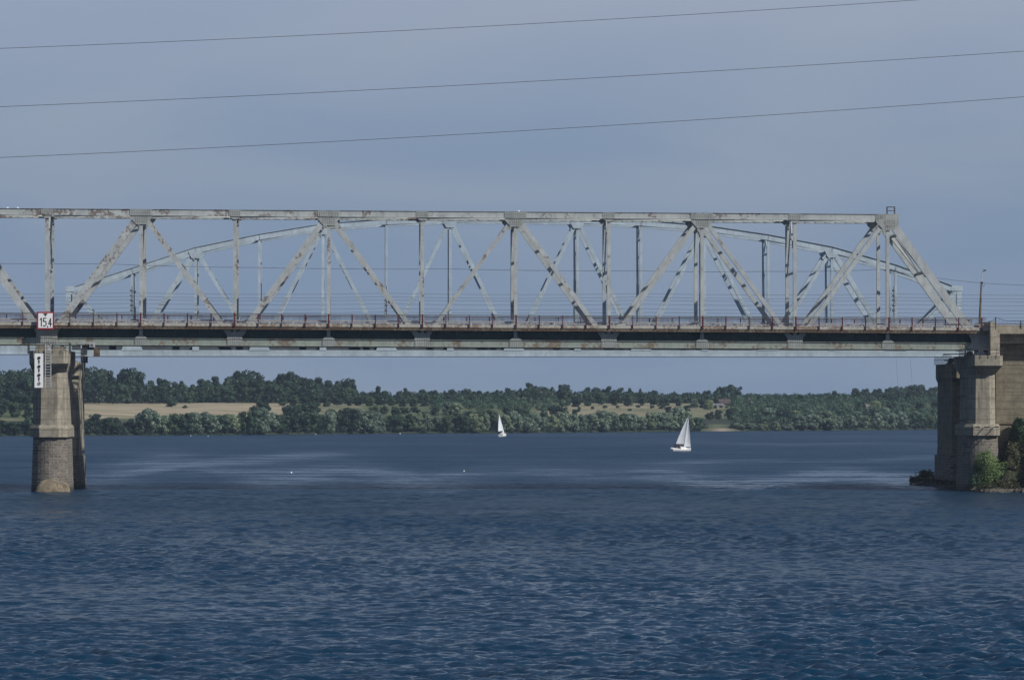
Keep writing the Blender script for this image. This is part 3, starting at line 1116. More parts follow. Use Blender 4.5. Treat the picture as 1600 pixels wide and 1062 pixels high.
YR0, YR1 = 535.0, 541.2
RX_L = px(100.5, 600, 528).x
RX_R = px(1511, 600, 528).x
rp1 = pier('bridge_pier', 'narrow concrete pier of the arched bridge just behind the left near pier', RX_L, 1.62, 528.3, 542, 15.35, 14.2, 4.55, 3.9, 'piers of the two bridges',
           [(px(107, 500, YR0).x, YR0 + 0.2, 16.0), (px(107, 500, YR0).x, YR1, 16.0)], M['conc'], oh=0.25)
m = MB()
guard(m, [(RX_L - 1.9, 528.0, 15.3), (RX_L + 2.0, 528.0, 15.3), (RX_L + 2.0, 541.5, 15.3)], 1.1)
m.build('cap_railing', M['dark'], rp1)
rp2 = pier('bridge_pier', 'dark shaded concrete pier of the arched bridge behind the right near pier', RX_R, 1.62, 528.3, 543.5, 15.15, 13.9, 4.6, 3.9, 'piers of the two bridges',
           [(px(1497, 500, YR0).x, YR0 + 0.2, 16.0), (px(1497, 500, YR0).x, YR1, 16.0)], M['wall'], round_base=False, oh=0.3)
m = MB()
guard(m, [(RX_R + 1.0, 528.0, 15.1), (RX_R - 1.95, 528.0, 15.1), (RX_R - 1.95, 543, 15.1)], 1.2, r=0.025)
m.box(RX_R - 2.4, RX_R - 0.6, 529, 531, 15.5, 15.62)
m.box(RX_R - 2.9, RX_R - 0.6, 526, 528.5, 16.25, 16.35)
m.build('cap_railing', M['dark'], rp2)

# ------------------------------------------------------------------ approach deck, right of the span
ap = thing('approach_viaduct', 'concrete approach deck with blue topped railing right of the steel span', 'viaduct', (xf + 8, YA, 17))
xa2 = xe + 0.6
XR = xa2 + 46
gR = gd(xa2)
m = MB()
m.box(xa2, XR, YA - 1.5, YB + 1.5, 19.08 + gR, 20.0 + gR - 0.28)
m.box(xa2, XR, YA - 1.42, YA - 1.2, 19.72 + gR, 20.12 + gR)
m.build('deck_slab', M['conc2'], ap)
for y in (YA + 0.3, YA + 2, YA + 4.5, YA + 7, YB + 0.6):
    m = MB()
    m.loft([[(xa2 + 0.2, y - 0.35, 17.95 + gR), (XR, y - 0.35, 17.95 + gR), (XR, y + 0.35, 17.95 + gR), (xa2 + 0.2, y + 0.35, 17.95 + gR)],
            [(xa2 + 0.2, y - 0.22, 19.078 + gR), (XR, y - 0.22, 19.078 + gR), (XR, y + 0.22, 19.078 + gR), (xa2 + 0.2, y + 0.22, 19.078 + gR)]])
    m.build('girder', M['conc2'], ap)
m = MB()
xr1 = px(1555, 500, YA - 1.13).x
xr2 = px(1574, 500, YA - 1.13).x
zt0 = px(1555, 495.6, YA - 1.13).z
zt1 = px(1574, 501, YA - 1.13).z
pts = [(xr1 + (xr2 - xr1) * k / 8, YA - 1.13, zt0 + (zt1 - zt0) * (3 * (k / 8) ** 2 - 2 * (k / 8) ** 3)) for k in range(9)] + [(XR, YA - 1.13, zt1)]
m.tube(pts, 0.045, 6)
rl = m.build('railing', M['blue'], ap)
m = MB()
x = xr1
while x < XR:
    zt = np.interp(x, [p[0] for p in pts], [p[2] for p in pts])
    m.box(x - 0.012, x + 0.012, YA - 1.342, YA - 1.318, 20.0 + gR, zt)
    x += 0.16
m.build('balusters', M['balu'], rl)
x = xr1
while x < XR:
    pm = MB()
    zt = np.interp(x, [p[0] for p in pts], [p[2] for p in pts])
    pm.box(x - 0.05, x + 0.05, YA - 1.50, YA - 1.28, 19.6 + gR, zt + 0.02)
    pm.build('railing_post', M['dark'], rl)
    x += 3.0
m = MB()
m.tube([(xr1, YA - 1.13, 20.1 + gR + 0.15), (XR, YA - 1.13, 20.1 + gR + 0.15)], 0.03, 5)
m.build('lower_rail', M['red'], rl)
# chains closing the gap
m = MB()
xc0 = XS
for h0 in (1.05, 0.75, 0.4):
    pts_ = []
    for k in range(11):
        s_ = k / 10
        pts_.append((xc0 + (xr1 - xc0) * s_, YA - 1.13, Z_S1 + gR + h0 - 0.32 * 4 * s_ * (1 - s_)))
    m.tube(pts_, 0.03, 5)
m.build('closing_chain', M['blue'], ap)

# abutment wall of dull brown concrete under the approach deck
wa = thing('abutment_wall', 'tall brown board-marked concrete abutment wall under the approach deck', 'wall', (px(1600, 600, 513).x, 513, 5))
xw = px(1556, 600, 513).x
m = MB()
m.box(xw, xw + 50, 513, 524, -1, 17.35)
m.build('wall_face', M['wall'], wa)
m = MB()
m.box(xw - 0.001, xw + 50, 512.88, 512.998, 7.85, 7.97)
for k in range(8):
    m.box(xw + 0.1, xw + 49, 512.985, 512.998, 9.6 + k * 1.05, 9.62 + k * 1.05)
m.build('string_course', M['rusty'], wa)

# ------------------------------------------------------------------ rear railway bridge
RTOP = [447, 419, 386.5, 366, 349.5, 342, 338.5, 338, 340, 344, 352, 366.5, 385.5, 413.5, 446]
RU = [107 + 99.4 * i for i in range(15)]
rb = thing('railway_bridge', 'rear blue grey railway truss bridge with curved polygonal top chord', 'bridge', (px(800, 550, YR0).x, YR0, 16.2))
for Y in (YR0, YR1):
    xs = [px(u, 500, YR0).x for u in RU]
    zs = [px(u, t_, YR0).z - 0.35 for u, t_ in zip(RU, RTOP)]
    zb0, zb1 = px(800, 556, YR0).z, px(800, 547, YR0).z
    zbm = (zb0 + zb1) / 2
    m = MB()
    m.box(xs[0] - 0.6, xs[-1] + 0.6, Y - 0.3, Y + 0.3, zb0, zb1)
    m.box(xs[0] - 0.6, xs[-1] + 0.6, Y - 0.42, Y + 0.42, zb0 - 0.06, zb0 - 0.003)
    m.build('bottom_chord', M['rear'], rb)
    m = MB()
    m.beam((xs[0] - 0.4, Y, zs[0]), (xs[0] + 1.0, Y, zs[0]), 0.66, 0.6)
    pp = [(xs[0] + 1.0, Y, zs[0])] + [(a, Y, b_) for a, b_ in zip(xs[1:-1], zs[1:-1])] + [(xs[-1] - 1.0, Y, zs[-1])]
    for a, b_ in zip(pp[:-1], pp[1:]):
        d = (Vector(b_) - Vector(a)).normalized() * 0.03
        m.beam(Vector(a) - d, Vector(b_) + d, 0.70, 0.56)
        nrm = d.normalized().cross(Vector((0, 1, 0)))
        if nrm.z < 0:
            nrm = -nrm
        m.beam(Vector(a) + nrm * 0.37, Vector(b_) + nrm * 0.37, 0.04, 0.80)
    m.beam((xs[-1] - 1.0, Y, zs[-1]), (xs[-1] + 0.4, Y, zs[-1]), 0.66, 0.6)
    m.build('top_chord', M['rear'], rb)
    for i in range(15):
        m = MB()
        if i in (0, 14):
            m.hbeam((xs[i], Y, zb1), (xs[i], Y, zs[i]), 0.62, 0.5)
        else:
            m.hbeam((xs[i], Y, zb1), (xs[i], Y, zs[i]), 0.32, 0.40)
        m.build('vertical', M['rear'], rb)
        if i < 14:
            m = MB()
            a, b_ = (Vector((xs[i], Y, zs[i])), Vector((xs[i + 1], Y, zbm))) if i % 2 == 0 else (Vector((xs[i], Y, zbm)), Vector((xs[i + 1], Y, zs[i + 1])))
            m.hbeam(a, b_, {1: 0.56, 12: 0.56, 0: 0.42, 13: 0.42}.get(i, 0.43), 0.46)
            m.build('diagonal', M['rear'], rb)
    for i in range(15):
        m = MB()
        x = xs[i]
        for yy in (Y - 0.34, Y + 0.31):
            if i % 2:
                cs = [(x - 1.3, zb1 - 0.05), (x + 1.3, zb1 - 0.05), (x + 0.9, zb1 + 0.9), (x - 0.9, zb1 + 0.9)]
            else:
                cs = [(x - 0.4, zb1 - 0.05), (x + 0.4, zb1 - 0.05), (x + 0.4, zb1 + 0.7), (x - 0.4, zb1 + 0.7)]
            m.loft([[(a_, yy, b__) for a_, b__ in cs], [(a_, yy + 0.03, b__) for a_, b__ in cs]])
            if i % 2 == 0 and 0 < i < 14:
                zz = zs[i]
                cs = [(x - 0.9, zz - 0.2), (x - 0.5, zz - 1.0), (x + 0.5, zz - 1.0), (x + 0.9, zz - 0.2)]
                m.loft([[(a_, yy, b__) for a_, b__ in cs], [(a_, yy + 0.03, b__) for a_, b__ in cs]])
        m.build('gusset_plate', M['rear'], rb)
for i in range(15):
    m = MB()
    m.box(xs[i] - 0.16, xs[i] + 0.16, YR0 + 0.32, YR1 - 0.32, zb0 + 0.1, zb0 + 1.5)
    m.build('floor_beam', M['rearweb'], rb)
    m = MB()
    zt = zs[i]
    m.beam((xs[i], YR0 + 0.3, zt), (xs[i], YR1 - 0.3, zt), 0.35, 0.25, side=(1, 0, 0))
    if 1 < i < 13:
        m.beam((xs[i], YR0 + 0.25, zt - 2.0), (xs[i], YR1 - 0.25, zt - 2.0), 0.22, 0.2, side=(1, 0, 0))
        m.beam((xs[i], YR0 + 0.25, zt - 2.0), (xs[i], (YR0 + YR1) / 2, zt - 0.2), 0.14, 0.14, side=(1, 0, 0))
        m.beam((xs[i], YR1 - 0.25, zt - 2.0), (xs[i], (YR0 + YR1) / 2, zt - 0.2), 0.14, 0.14, side=(1, 0, 0))
    m.build('top_strut', M['rear'], rb)
    if i < 14:
        m = MB()
        m.beam((xs[i], YR0 + 0.3, zs[i] - 0.1), (xs[i + 1], YR1 - 0.3, zs[i + 1] - 0.1), 0.16, 0.2, side=(0, 0, 1))
        m.beam((xs[i], YR1 - 0.3, zs[i] - 0.12), (xs[i + 1], YR0 + 0.3, zs[i + 1] - 0.12), 0.16, 0.2, side=(0, 0, 1))
        m.build('lateral_brace', M['rear'], rb)
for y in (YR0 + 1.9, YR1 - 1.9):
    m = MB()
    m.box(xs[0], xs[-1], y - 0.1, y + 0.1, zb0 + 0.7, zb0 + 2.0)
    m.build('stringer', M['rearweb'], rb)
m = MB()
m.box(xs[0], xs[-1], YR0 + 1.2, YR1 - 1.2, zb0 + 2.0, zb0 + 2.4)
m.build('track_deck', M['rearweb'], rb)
# plate girder spans continuing on both sides
for nm, xa_, xb_, lab in (('girder_span', xs[0] - 60, xs[0] - 0.9, 'low grey plate girder rail span leaving the left pier'),
                          ('girder_span', xs[-1] + 0.9, xs[-1] + 40, 'low grey plate girder rail span hidden behind the approach deck')):
    g = thing(nm, lab, 'bridge span', ((xa_ + xb_) / 2, YR0, 16.3), 'rail girder spans')
    for y in (YR0 + 0.3, YR1 - 0.3):
        m = MB()
        m.box(xa_, xb_, y - 0.05, y + 0.05, zb0 + 0.25, zb0 + 2.9)
        m.box(xa_, xb_, y - 0.3, y + 0.3, zb0 + 0.17, zb0 + 0.247)
        m.build('main_girder', M['rear'], g)
    m = MB()
    m.box(xa_, xb_, YR0, YR1, zb0 + 2.91, zb0 + 3.1)
    m.build('track_deck', M['rearweb'], g)
# insulator brackets on rear verticals
for u in (208, 605, 1397):
    m = MB()
    x = px(u, 480, YR0).x
    for v in (455, 463, 470, 478, 486):
        z = px(u, v, YR0).z
        m.box(x - 0.35, x + 0.05, YR0 - 0.75, YR0 - 0.62, z - 0.05, z + 0.05)
        m.box(x - 0.3, x - 0.2, YR0 - 0.74, YR0 - 0.63, z + 0.05, z + 0.22)
    m.tube([(x - 0.1, YR0 - 0.6, px(u, 495, YR0).z), (x - 0.1, YR0 - 0.6, px(u, 447, YR0).z)], 0.05, 5)
    m.build('insulator_bracket', M['dark'], rb)

# ------------------------------------------------------------------ signs, ladder, boards on the near bridge
yS = YA - 1.6
a, b_ = px(57.5, 487, yS), px(84.5, 514.5, yS)
sg = thing('clearance_sign', 'white square clearance sign reading 15.4 in a dark red frame', 'sign', ((a.x + b_.x) / 2, yS, b_.z))
m = MB()
m.box(a.x, b_.x, yS, yS + 0.06, b_.z, a.z)
m.build('red_frame', M['signred'], sg)
fwid = 0.17
m = MB()
m.box(a.x + fwid, b_.x - fwid, yS - 0.02, yS - 0.002, b_.z + fwid, a.z - fwid)
m.build('white_panel', M['white'], sg)
m = MB()
W_ = b_.x - a.x
H_ = a.z - b_.z


def sp_(x, z):
    return Vector((a.x + W_ * x, yS - 0.035, b_.z + H_ * z))


def strokes(pts, t=0.10, k=None):
    for p, q in zip(pts[:-1], pts[1:]):
        p, q = sp_(*p), sp_(*q)
        d = (q - p).normalized() * t * 0.4
        m.beam(p - d, q + d, t, 0.02)


strokes([(0.20, 0.56), (0.27, 0.64), (0.27, 0.20)])
strokes([(0.53, 0.64), (0.40, 0.64), (0.39, 0.45), (0.46, 0.47), (0.53, 0.43), (0.55, 0.34), (0.53, 0.24), (0.46, 0.19), (0.38, 0.22)])
m.box(sp_(0.60, 0).x, sp_(0.665, 0).x, yS - 0.045, yS - 0.025, sp_(0, 0.125).z, sp_(0, 0.20).z)
strokes([(0.80, 0.17), (0.80, 0.62), (0.69, 0.32), (0.86, 0.32)])
t0, t1, t2 = sp_(0.37, 0.905), sp_(0.63, 0.905), sp_(0.5, 0.73)
m.loft([[t0, t1, t2], [t0 + Vector((0, 0.02, 0)), t1 + Vector((0, 0.02, 0)), t2 + Vector((0, 0.02, 0))]])
m.build('lettering', M['black'], sg)

yP = 507.2
a, b_ = px(54, 552, yP), px(68.3, 605.5, yP)
nb = thing('navigation_board', 'tall white board with column of black balls and marks on pier', 'sign board', ((a.x + b_.x) / 2, yP, b_.z))
m = MB()
m.box(a.x, b_.x, yP, yP + 0.08, b_.z, a.z)
m.build('panel', M['white'], nb)
cx_ = (a.x + b_.x) / 2
hh = a.z - b_.z


def disc(mb, x, y, z, r, t=0.06, n=16):
    mb.loft([[(x + r * math.cos(2 * math.pi * k / n), y, z + r * math.sin(2 * math.pi * k / n)) for k in range(n)],
             [(x + r * math.cos(2 * math.pi * k / n), y + t, z + r * math.sin(2 * math.pi * k / n)) for k in range(n)]])


for f0 in (0.87, 0.62, 0.37):
    m = MB()
    disc(m, cx_, yP - 0.07, b_.z + hh * f0, 0.17, 0.068)
    m.build('black_ball', M['black'], nb)
    m = MB()
    z0 = b_.z + hh * (f0 - 0.12)
    m.box(cx_ - 0.05, cx_ + 0.05, yP - 0.05, yP - 0.002, z0 - 0.21, z0 + 0.21)
    m.box(cx_ - 0.08, cx_ + 0.08, yP - 0.051, yP - 0.003, z0 + 0.03, z0 + 0.212)
    m.build('black_mark', M['black'], nb)
m = MB()
n = 16
for k in range(n):
    a0, a1 = 2 * math.pi * k / n, 2 * math.pi * (k + 1) / n
    zc_ = b_.z + hh * 0.12
    m.beam((cx_ + 0.14 * math.cos(a0), yP - 0.03, zc_ + 0.14 * math.sin(a0)), (cx_ + 0.14 * math.cos(a1), yP - 0.03, zc_ + 0.14 * math.sin(a1)), 0.06, 0.05)
m.build('black_ring', M['black'], nb)

yL = 507.1
ld = MB()
xl0, xl1 = px(70.5, 560, yL).x, px(79.3, 560, yL).x
zl0, zl1 = px(75, 606, yL).z, px(75, 538, yL).z
for xx in (xl0, xl1):
    ld.tube([(xx, yL, zl0), (xx, yL, zl1)], 0.05, 6)
k = 0
z = zl0 + 0.15
while z < zl1:
    ld.tube([(xl0, yL, z), (xl1, yL, z)], 0.045, 5)
    z += 0.33
    k += 1
for z in (zl0 + 0.6, zl0 + 2.2, zl0 + 3.6):
    ld.tube([(xl1, yL, z), (xl1, yL + 0.9, z)], 0.04, 5)
    ld.tube([(xl0, yL, z), (xl0, yL + 0.9, z)], 0.04, 5)
tag(ld.build('ladder', M['galv']), 'pale metal ladder beside the white board on the left pier', 'ladder')

# hanging navigation lights left of mid-frame
yN = YA - 0.6
nl = thing('navigation_light_frame', 'hanging white steel bracket with two dark lantern boxes under left chord', 'light frame', px(138, 556, yN))
m = MB()
p0, p1 = px(124, 535, yN), px(149, 535, yN)
m.beam(p0, p1, 0.09, 0.1)
m.beam(px(127, 535, yN), px(127, 555, yN), 0.14, 0.1)
m.beam(px(148, 535, yN), px(148, 545, yN), 0.10, 0.08)
m.beam(px(125, 555, yN), px(154, 557, yN), 0.08, 0.5)
m.beam(px(140, 536, yN), px(140, 543, yN), 0.1, 0.1)
m.beam(px(124, 535, yN), px(127, 539, yN), 0.1, 0.1)
m.beam(px(130, 535, yN), px(127, 539, yN), 0.1, 0.1)
m.build('bracket', M['galv'], nl)
for (ua, va, ub, vb, mm) in ((128.5, 544, 136, 554.5, 'dark'), (146.5, 544, 156, 556.5, 'rusty')):
    m = MB()
    p, q = px(ua, vb, yN), px(ub, va, yN)
    m.box(p.x, q.x, yN - 0.3, yN + 0.4, p.z, q.z)
    m.box(p.x - 0.05, q.x + 0.05, yN - 0.35, yN + 0.45, q.z, q.z + 0.06)
    m.build('lantern_box', M[mm], nl)
m = MB()
p, q = px(140, 542, yN), px(147, 536.5, yN)
m.box(p.x, q.x, yN - 0.15, yN - 0.05, p.z, q.z)
m.box(p.x + 0.1, q.x - 0.1, yN - 0.17, yN - 0.15, p.z + 0.1, q.z - 0.1, 1)
m.build('small_plate', [M['galv'], M['dark']], nl)

# ------------------------------------------------------------------ lamp post
yLp = YB + 0.9
lb = px(1530.5, 512, yLp)
lp = thing('street_lamp', 'slim leaning dark street lamp at the end of the steel span', 'street lamp', lb)
m = MB()
t_ = px(1533.5, 441, yLp)
m.tube([lb, t_], 0.17, 10, r2=0.10)
m.build('pole', M['rusty'], lp)
m = MB()
q0, q1, q2 = px(1533.5, 442, yLp), px(1535, 426, yLp), px(1537.5, 422.3, yLp)
m.tube([q0, q1, q2, px(1539, 421.8, yLp)], 0.055, 7)
m.build('arm', M['galv'], lp)
m = MB()
h0, h1 = px(1536.5, 422.5, yLp), px(1540.6, 422.0, yLp)
m.beam(h0, h1, 0.13, 0.26)
m.beam(h0 + Vector((0.08, 0, -0.08)), h1 + Vector((-0.05, 0, -0.08)), 0.06, 0.18)
m.build('lamp_head', M['dark'], lp)
m = MB()
m.beam(px(1532.5, 442, yLp), px(1535.5, 442, yLp), 0.3, 0.3)
m.tube([px(1533, 445, yLp), px(1537, 447, yLp), px(1538.5, 444, yLp)], 0.03, 5)
m.build('cable_clamp', M['dark'], lp)


# ------------------------------------------------------------------ cables
def cable(pts, Y, r, label, group, sag=None):
    m = MB()
    m.tube([px(u, v, Y) for u, v in pts], r, 5)
    return tag(m.build('cable', M['cable']), label, 'cable', group)


def curve(p0, p1, sag, n=40):
    return [(p0[0] + (p1[0] - p0[0]) * k / n, p0[1] + (p1[1] - p0[1]) * k / n + sag * 4 * (k / n) * (1 - k / n)) for k in range(n + 1)]


def quad(f, u0, u1, n=50):
    return [(u0 + (u1 - u0) * k / n, f(u0 + (u1 - u0) * k / n)) for k in range(n + 1)]


cable(quad(lambda u: 76 - 0.0378 * u - 1.05e-5 * u * u, -900, 2500), 300, 0.017, 'topmost thin power line crossing the open sky', 'power lines overhead')
cable(quad(lambda u: 167 - 0.0405 * u - 8.6e-6 * u * u, -900, 2500), 300, 0.017, 'middle thin power line crossing the open sky', 'power lines overhead')
cable(quad(lambda u: 246.3 - 0.0428 * u - 1.03e-5 * u * u, -900, 2500), 300, 0.017, 'lowest thin power line crossing the open sky just above the bridges', 'power lines overhead')
# messenger cable to the lamp post
sup = [(-200, 409), (160, 412), (400, 418), (700, 420), (1000, 423), (1200, 424), (1380, 421), (1533.5, 442), (1700, 446), (1900, 443)]
pts = []
for p, q in zip(sup[:-1], sup[1:]):
    pts += curve(p, q, 2.0 if p[0] > 1300 else 1.2, 8)[:-1]
pts.append(sup[-1])
cable(pts, yLp, 0.022, 'lone cable above the deck, clamped to the street lamp', 'cables behind the trusses')
names = ['topmost', 'second', 'third', 'fourth', 'fifth', 'sixth', 'seventh']
for k, v in enumerate((458, 463.5, 468.5, 474.5, 481.5, 487.5, 493)):
    sup = [(-300, v), (208, v - 0.5), (605, v), (1002, v + 0.5), (1397, v + 1), (1900, v + 2)]
    pts = []
    for p, q in zip(sup[:-1], sup[1:]):
        pts += curve(p, q, 2.0 + 0.5 * math.sin(k * 2.1), 12)[:-1]
    pts.append(sup[-1])
    cable(pts, YR0 - 0.68 if k < 5 else YR1 + 0.8, 0.016, f'{names[k]} of seven thin level wires seen through the trusses', 'cables behind the trusses')
for u0, v1, u1 in ((1400, 604, 1403), (1422, 597, 1425)):
    m = MB()
    m.tube([px(u0, 556, YR0 - 0.5), px((u0 + u1) / 2, (556 + v1) / 2, YR0 - 0.5), px(u1, v1, YR0 - 0.5)], 0.008, 4)
    tag(m.build('hanging_line', M['cable']), 'faint thin line hanging below the rear bridge, %s of two' % ('left' if u0 == 1400 else 'right'), 'line', 'lines hanging under the bridge')


# ------------------------------------------------------------------ foliage
def leaf_mesh(name, lobes, per, leaf, mat, squash=1.0, seed=0, inner=0.35):
    """leaf-sized faces scattered through a crown's lobes"""
    r = np.random.default_rng(seed)
    V, Fc = [], []
    for (cx, cy, cz, rad) in lobes:
        n = int(per * (rad ** 1.6))
        d = r.normal(size=(n, 3))
        d /= np.linalg.norm(d, axis=1)[:, None]
        rr = rad * (1 - inner * r.random(n) ** 1.8)
        c = np.array([cx, cy, cz]) + d * rr[:, None] * np.array([1, 1, squash])
        nn = d + r.normal(scale=0.38, size=(n, 3))
        nn /= np.linalg.norm(nn, axis=1)[:, None]
        a = np.cross(nn, r.normal(size=(n, 3)))
        a /= np.linalg.norm(a, axis=1)[:, None]
        b = np.cross(nn, a)
        sz = leaf * (0.6 + 0.8 * r.random(n))
        a *= sz[:, None]
        b *= (sz * 0.7)[:, None]
        base = sum(len(x) for x in V)
        q = np.stack([c - a, c - b * 0.8, c + a, c + b], axis=1).reshape(-1, 3)
        V.append(q)
        Fc.append(np.arange(n * 4).reshape(-1, 4) + base)
    V = np.concatenate(V)
    Fc = np.concatenate(Fc)
    me = bpy.data.meshes.new(name)
    me.vertices.add(len(V))
    me.vertices.foreach_set('co', V.ravel())
    me.loops.add(Fc.size)
    me.loops.foreach_set('vertex_index', Fc.ravel())
    me.polygons.add(len(Fc))
    me.polygons.foreach_set('loop_start', np.arange(0, Fc.size, 4))
    me.polygons.foreach_set('loop_total', np.full(len(Fc), 4))
    me.materials.append(mat)
    me.update()
    me.validate()
    return me


def crown_lobes(kind, r):
    """lobes for a tree of height 8, ground at z 0"""
    H = 8.0
    out = []
    if kind == 'willow':
        n = 34
        for i in range(n):
            t = r.random()
            z = 0.9 + t * 6.3
            env = 2.9 * math.sin(math.pi * min(1, (z + 1.2) / 9.2)) ** 0.6
            a = r.random() * 6.283
            k = env * (0.35 + 0.6 * r.random())
            out.append((k * math.cos(a), k * math.sin(a), z, 0.75 + 0.55 * r.random()))
    elif kind == 'broad':
        n = 30
        for i in range(n):
            z = 1.2 + r.random() * 5.9
            env = 2.7 * math.sin(math.pi * min(1, (z - 0.2) / 8.6)) ** 0.7 * (0.8 + 0.4 * r.random())
            a = r.random() * 6.283
            k = env * (0.3 + 0.7 * r.random())
            out.append((k * math.cos(a), k * math.sin(a), z, 0.65 + 0.6 * r.random()))
    elif kind == 'tall':
        n = 26
        for i in range(n):
            z = 1.0 + r.random() * 6.4
            env = 1.5 * (1 - max(0, (z - 4) / 5.0)) * (0.75 + 0.5 * r.random())
            a = r.random() * 6.283
            k = env * r.random()
            out.append((k * math.cos(a), k * math.sin(a), z, 0.45 + 0.45 * r.random()))
    elif kind == 'conifer':
        n = 34
        for i in range(n):
            z = 0.9 + 6.9 * i / n
            env = 1.75 * (1 - (z / 8.2) ** 1.2) + 0.1
            a = i * 2.4
            out.append((env * 0.7 * math.cos(a), env * 0.7 * math.sin(a), z, 0.25 + env * 0.42))
    elif kind == 'shrub':
        n = 18
        for i in range(n):
            z = 0.8 + r.random() * 5.2
            env = 4.2 * math.sin(math.pi * min(1, (z + 2) / 9.5)) ** 0.7
            a = r.random() * 6.283
            k = env * r.random()
            out.append((k * math.cos(a), k * math.sin(a), z, 1.0 + 0.8 * r.random()))
    return out


def trunk_mesh(name, r, H=8.0, spread=1.0):
    m = MB()
    lean = (r.random() - 0.5) * 0.4
    m.tube([(0, 0, -0.6), (lean * 0.3, 0, H * 0.3), (lean, 0.1, H * 0.62), (lean * 1.2, 0, H * 0.86)], 0.2, 7, r2=0.05)
    for k in range(7):
        z0 = H * (0.2 + 0.09 * k)
        a = k * 2.4 + r.random()
        ln = (1.9 - 0.15 * k) * spread
        m.tube([(lean * z0 / H, 0, z0), (ln * 0.5 * math.cos(a), ln * 0.5 * math.sin(a), z0 + 0.7), (ln * math.cos(a), ln * math.sin(a), z0 + 1.7)], 0.08, 5, r2=0.02)
    return m.mesh(name, M['bark'])


PROTO = {}
KM = {'willow': 'leaf_willow', 'broad': 'leaf_dark', 'tall': 'leaf_dark', 'conifer': 'leaf_dark', 'shrub': 'leaf_mid', 'broadmid': 'leaf_mid'}
for kind, nv in (('willow', 5), ('broad', 4), ('tall', 4), ('conifer', 2), ('shrub', 3), ('broadmid', 4)):
    PROTO[kind] = []
    for j in range(nv):
        r = np.random.default_rng(100 + j * 17 + len(kind))
        kk = 'broad' if kind == 'broadmid' else kind
        lob = crown_lobes(kk, r)
        PROTO[kind].append((leaf_mesh(f'{kind}_crown', lob, 95 if kk != 'tall' else 150, 0.30, M[KM[kind]], seed=j + 3),
                            trunk_mesh(f'{kind}_trunk', r)))

TREES = []


def plant(u, vt, s, kind, wscale=1.0, hmin=2.0, why=''):
    """a tree standing s metres behind the shoreline at column u whose crown ends near row vt"""
    d = ray(u, 640)
    lo, hi = 500.0, 3000.0
    for _ in range(40):
        mid = (lo + hi) / 2
        x = d.x / d.y * mid
        if mid - shoreY(x) < s:
            lo = mid
        else:
            hi = mid
    Y = (lo + hi) / 2
    X = d.x / d.y * Y
    z = gz(X, Y)
    H = px(u, vt, Y).z - z
    H = max(hmin, H)
    TREES.append(dict(u=u, vt=vt, s=s, kind=kind, X=X, Y=Y, z=z, H=H, w=wscale, row=why))


rr = random.Random(5)
SKYL = [(-60, 580), (0, 577), (30, 577), (50, 568), (60, 575), (100, 580), (135, 573), (150, 572), (165, 573), (172, 590), (180, 592), (190, 588), (205, 574), (212, 586), (225, 592), (240, 592),
        (250, 589), (262, 597), (275, 593), (285, 592), (300, 597), (320, 590), (330, 584), (345, 588), (360, 588), (370, 578), (380, 575), (390, 577), (400, 576), (413, 585), (418, 598),
        (428, 588), (440, 585), (450, 579), (465, 585), (480, 588), (490, 585), (505, 597), (515, 592), (530, 592), (545, 590), (550, 604), (560, 606), (570, 611), (585, 611), (590, 600),
        (596, 612), (610, 614), (620, 611), (632, 604), (640, 612), (650, 606), (670, 608), (700, 607), (720, 606), (750, 608), (770, 609), (800, 603), (815, 604), (829, 597), (840, 604),
        (855, 599), (870, 606), (876, 598), (885, 598), (900, 612), (915, 603), (930, 603), (950, 602), (975, 604), (1000, 606), (1020, 608), (1040, 612), (1070, 612), (1095, 610),
        (1120, 605), (1130, 603), (1147, 600), (1160, 613), (1180, 617), (1200, 615), (1220, 613), (1240, 618), (1255, 616), (1275, 620), (1290, 611), (1310, 610), (1320, 617),
        (1330, 605), (1345, 606), (1360, 605), (1375, 607), (1395, 601), (1420, 601), (1435, 600), (1450, 602), (1470, 602), (1600, 603)]
AT = [(-40, 652), (0, 657), (30, 655), (45, 645), (130, 655), (150, 650), (180, 653), (215, 655), (228, 642), (237, 640), (250, 645), (300, 645), (340, 644), (370, 644), (400, 634), (410, 640), (435, 643),
      (452, 633), (470, 644), (480, 630), (500, 645), (520, 642), (550, 642), (565, 637), (600, 644), (660, 645), (720, 648), (740, 645), (780, 646), (830, 645), (880, 645), (940, 645),
      (990, 644), (1050, 642), (1068, 636), (1085, 650), (1096, 653), (1150, 664), (1155, 650), (1170, 664), (1185, 660), (1200, 657), (1215, 652), (1235, 655), (1250, 648), (1282, 643), (1300, 652), (1340, 647), (1380, 645), (1420, 643), (1460, 646)]

# row A: willows and bushes at the waterline
u = -25.0
while u < 1475:
    gap = 1100 < u < 1142
    vt = lerp_tab(AT, u) + rr.choice([rr.uniform(-2, 3), rr.uniform(-2, 3), rr.uniform(-6, 8)])
    if not gap and not (30 < u < -1):
        if u < 225:
            kind = rr.choice(['broad', 'broadmid', 'broad'])
        elif u < 430:
            kind = rr.choice(['broadmid', 'willow', 'broadmid'])
        elif u < 560:
            kind = rr.choice(['broadmid', 'willow', 'broad'])
        else:
            kind = rr.choice(['willow', 'willow', 'willow', 'broadmid'])
        plant(u, vt, rr.uniform(0.8, 4), kind, rr.uniform(0.8, 1.45) * (1.3 if u > 1140 else 1), why='A')
    u += rr.uniform(13, 17) if u < 1140 else rr.uniform(17, 23)
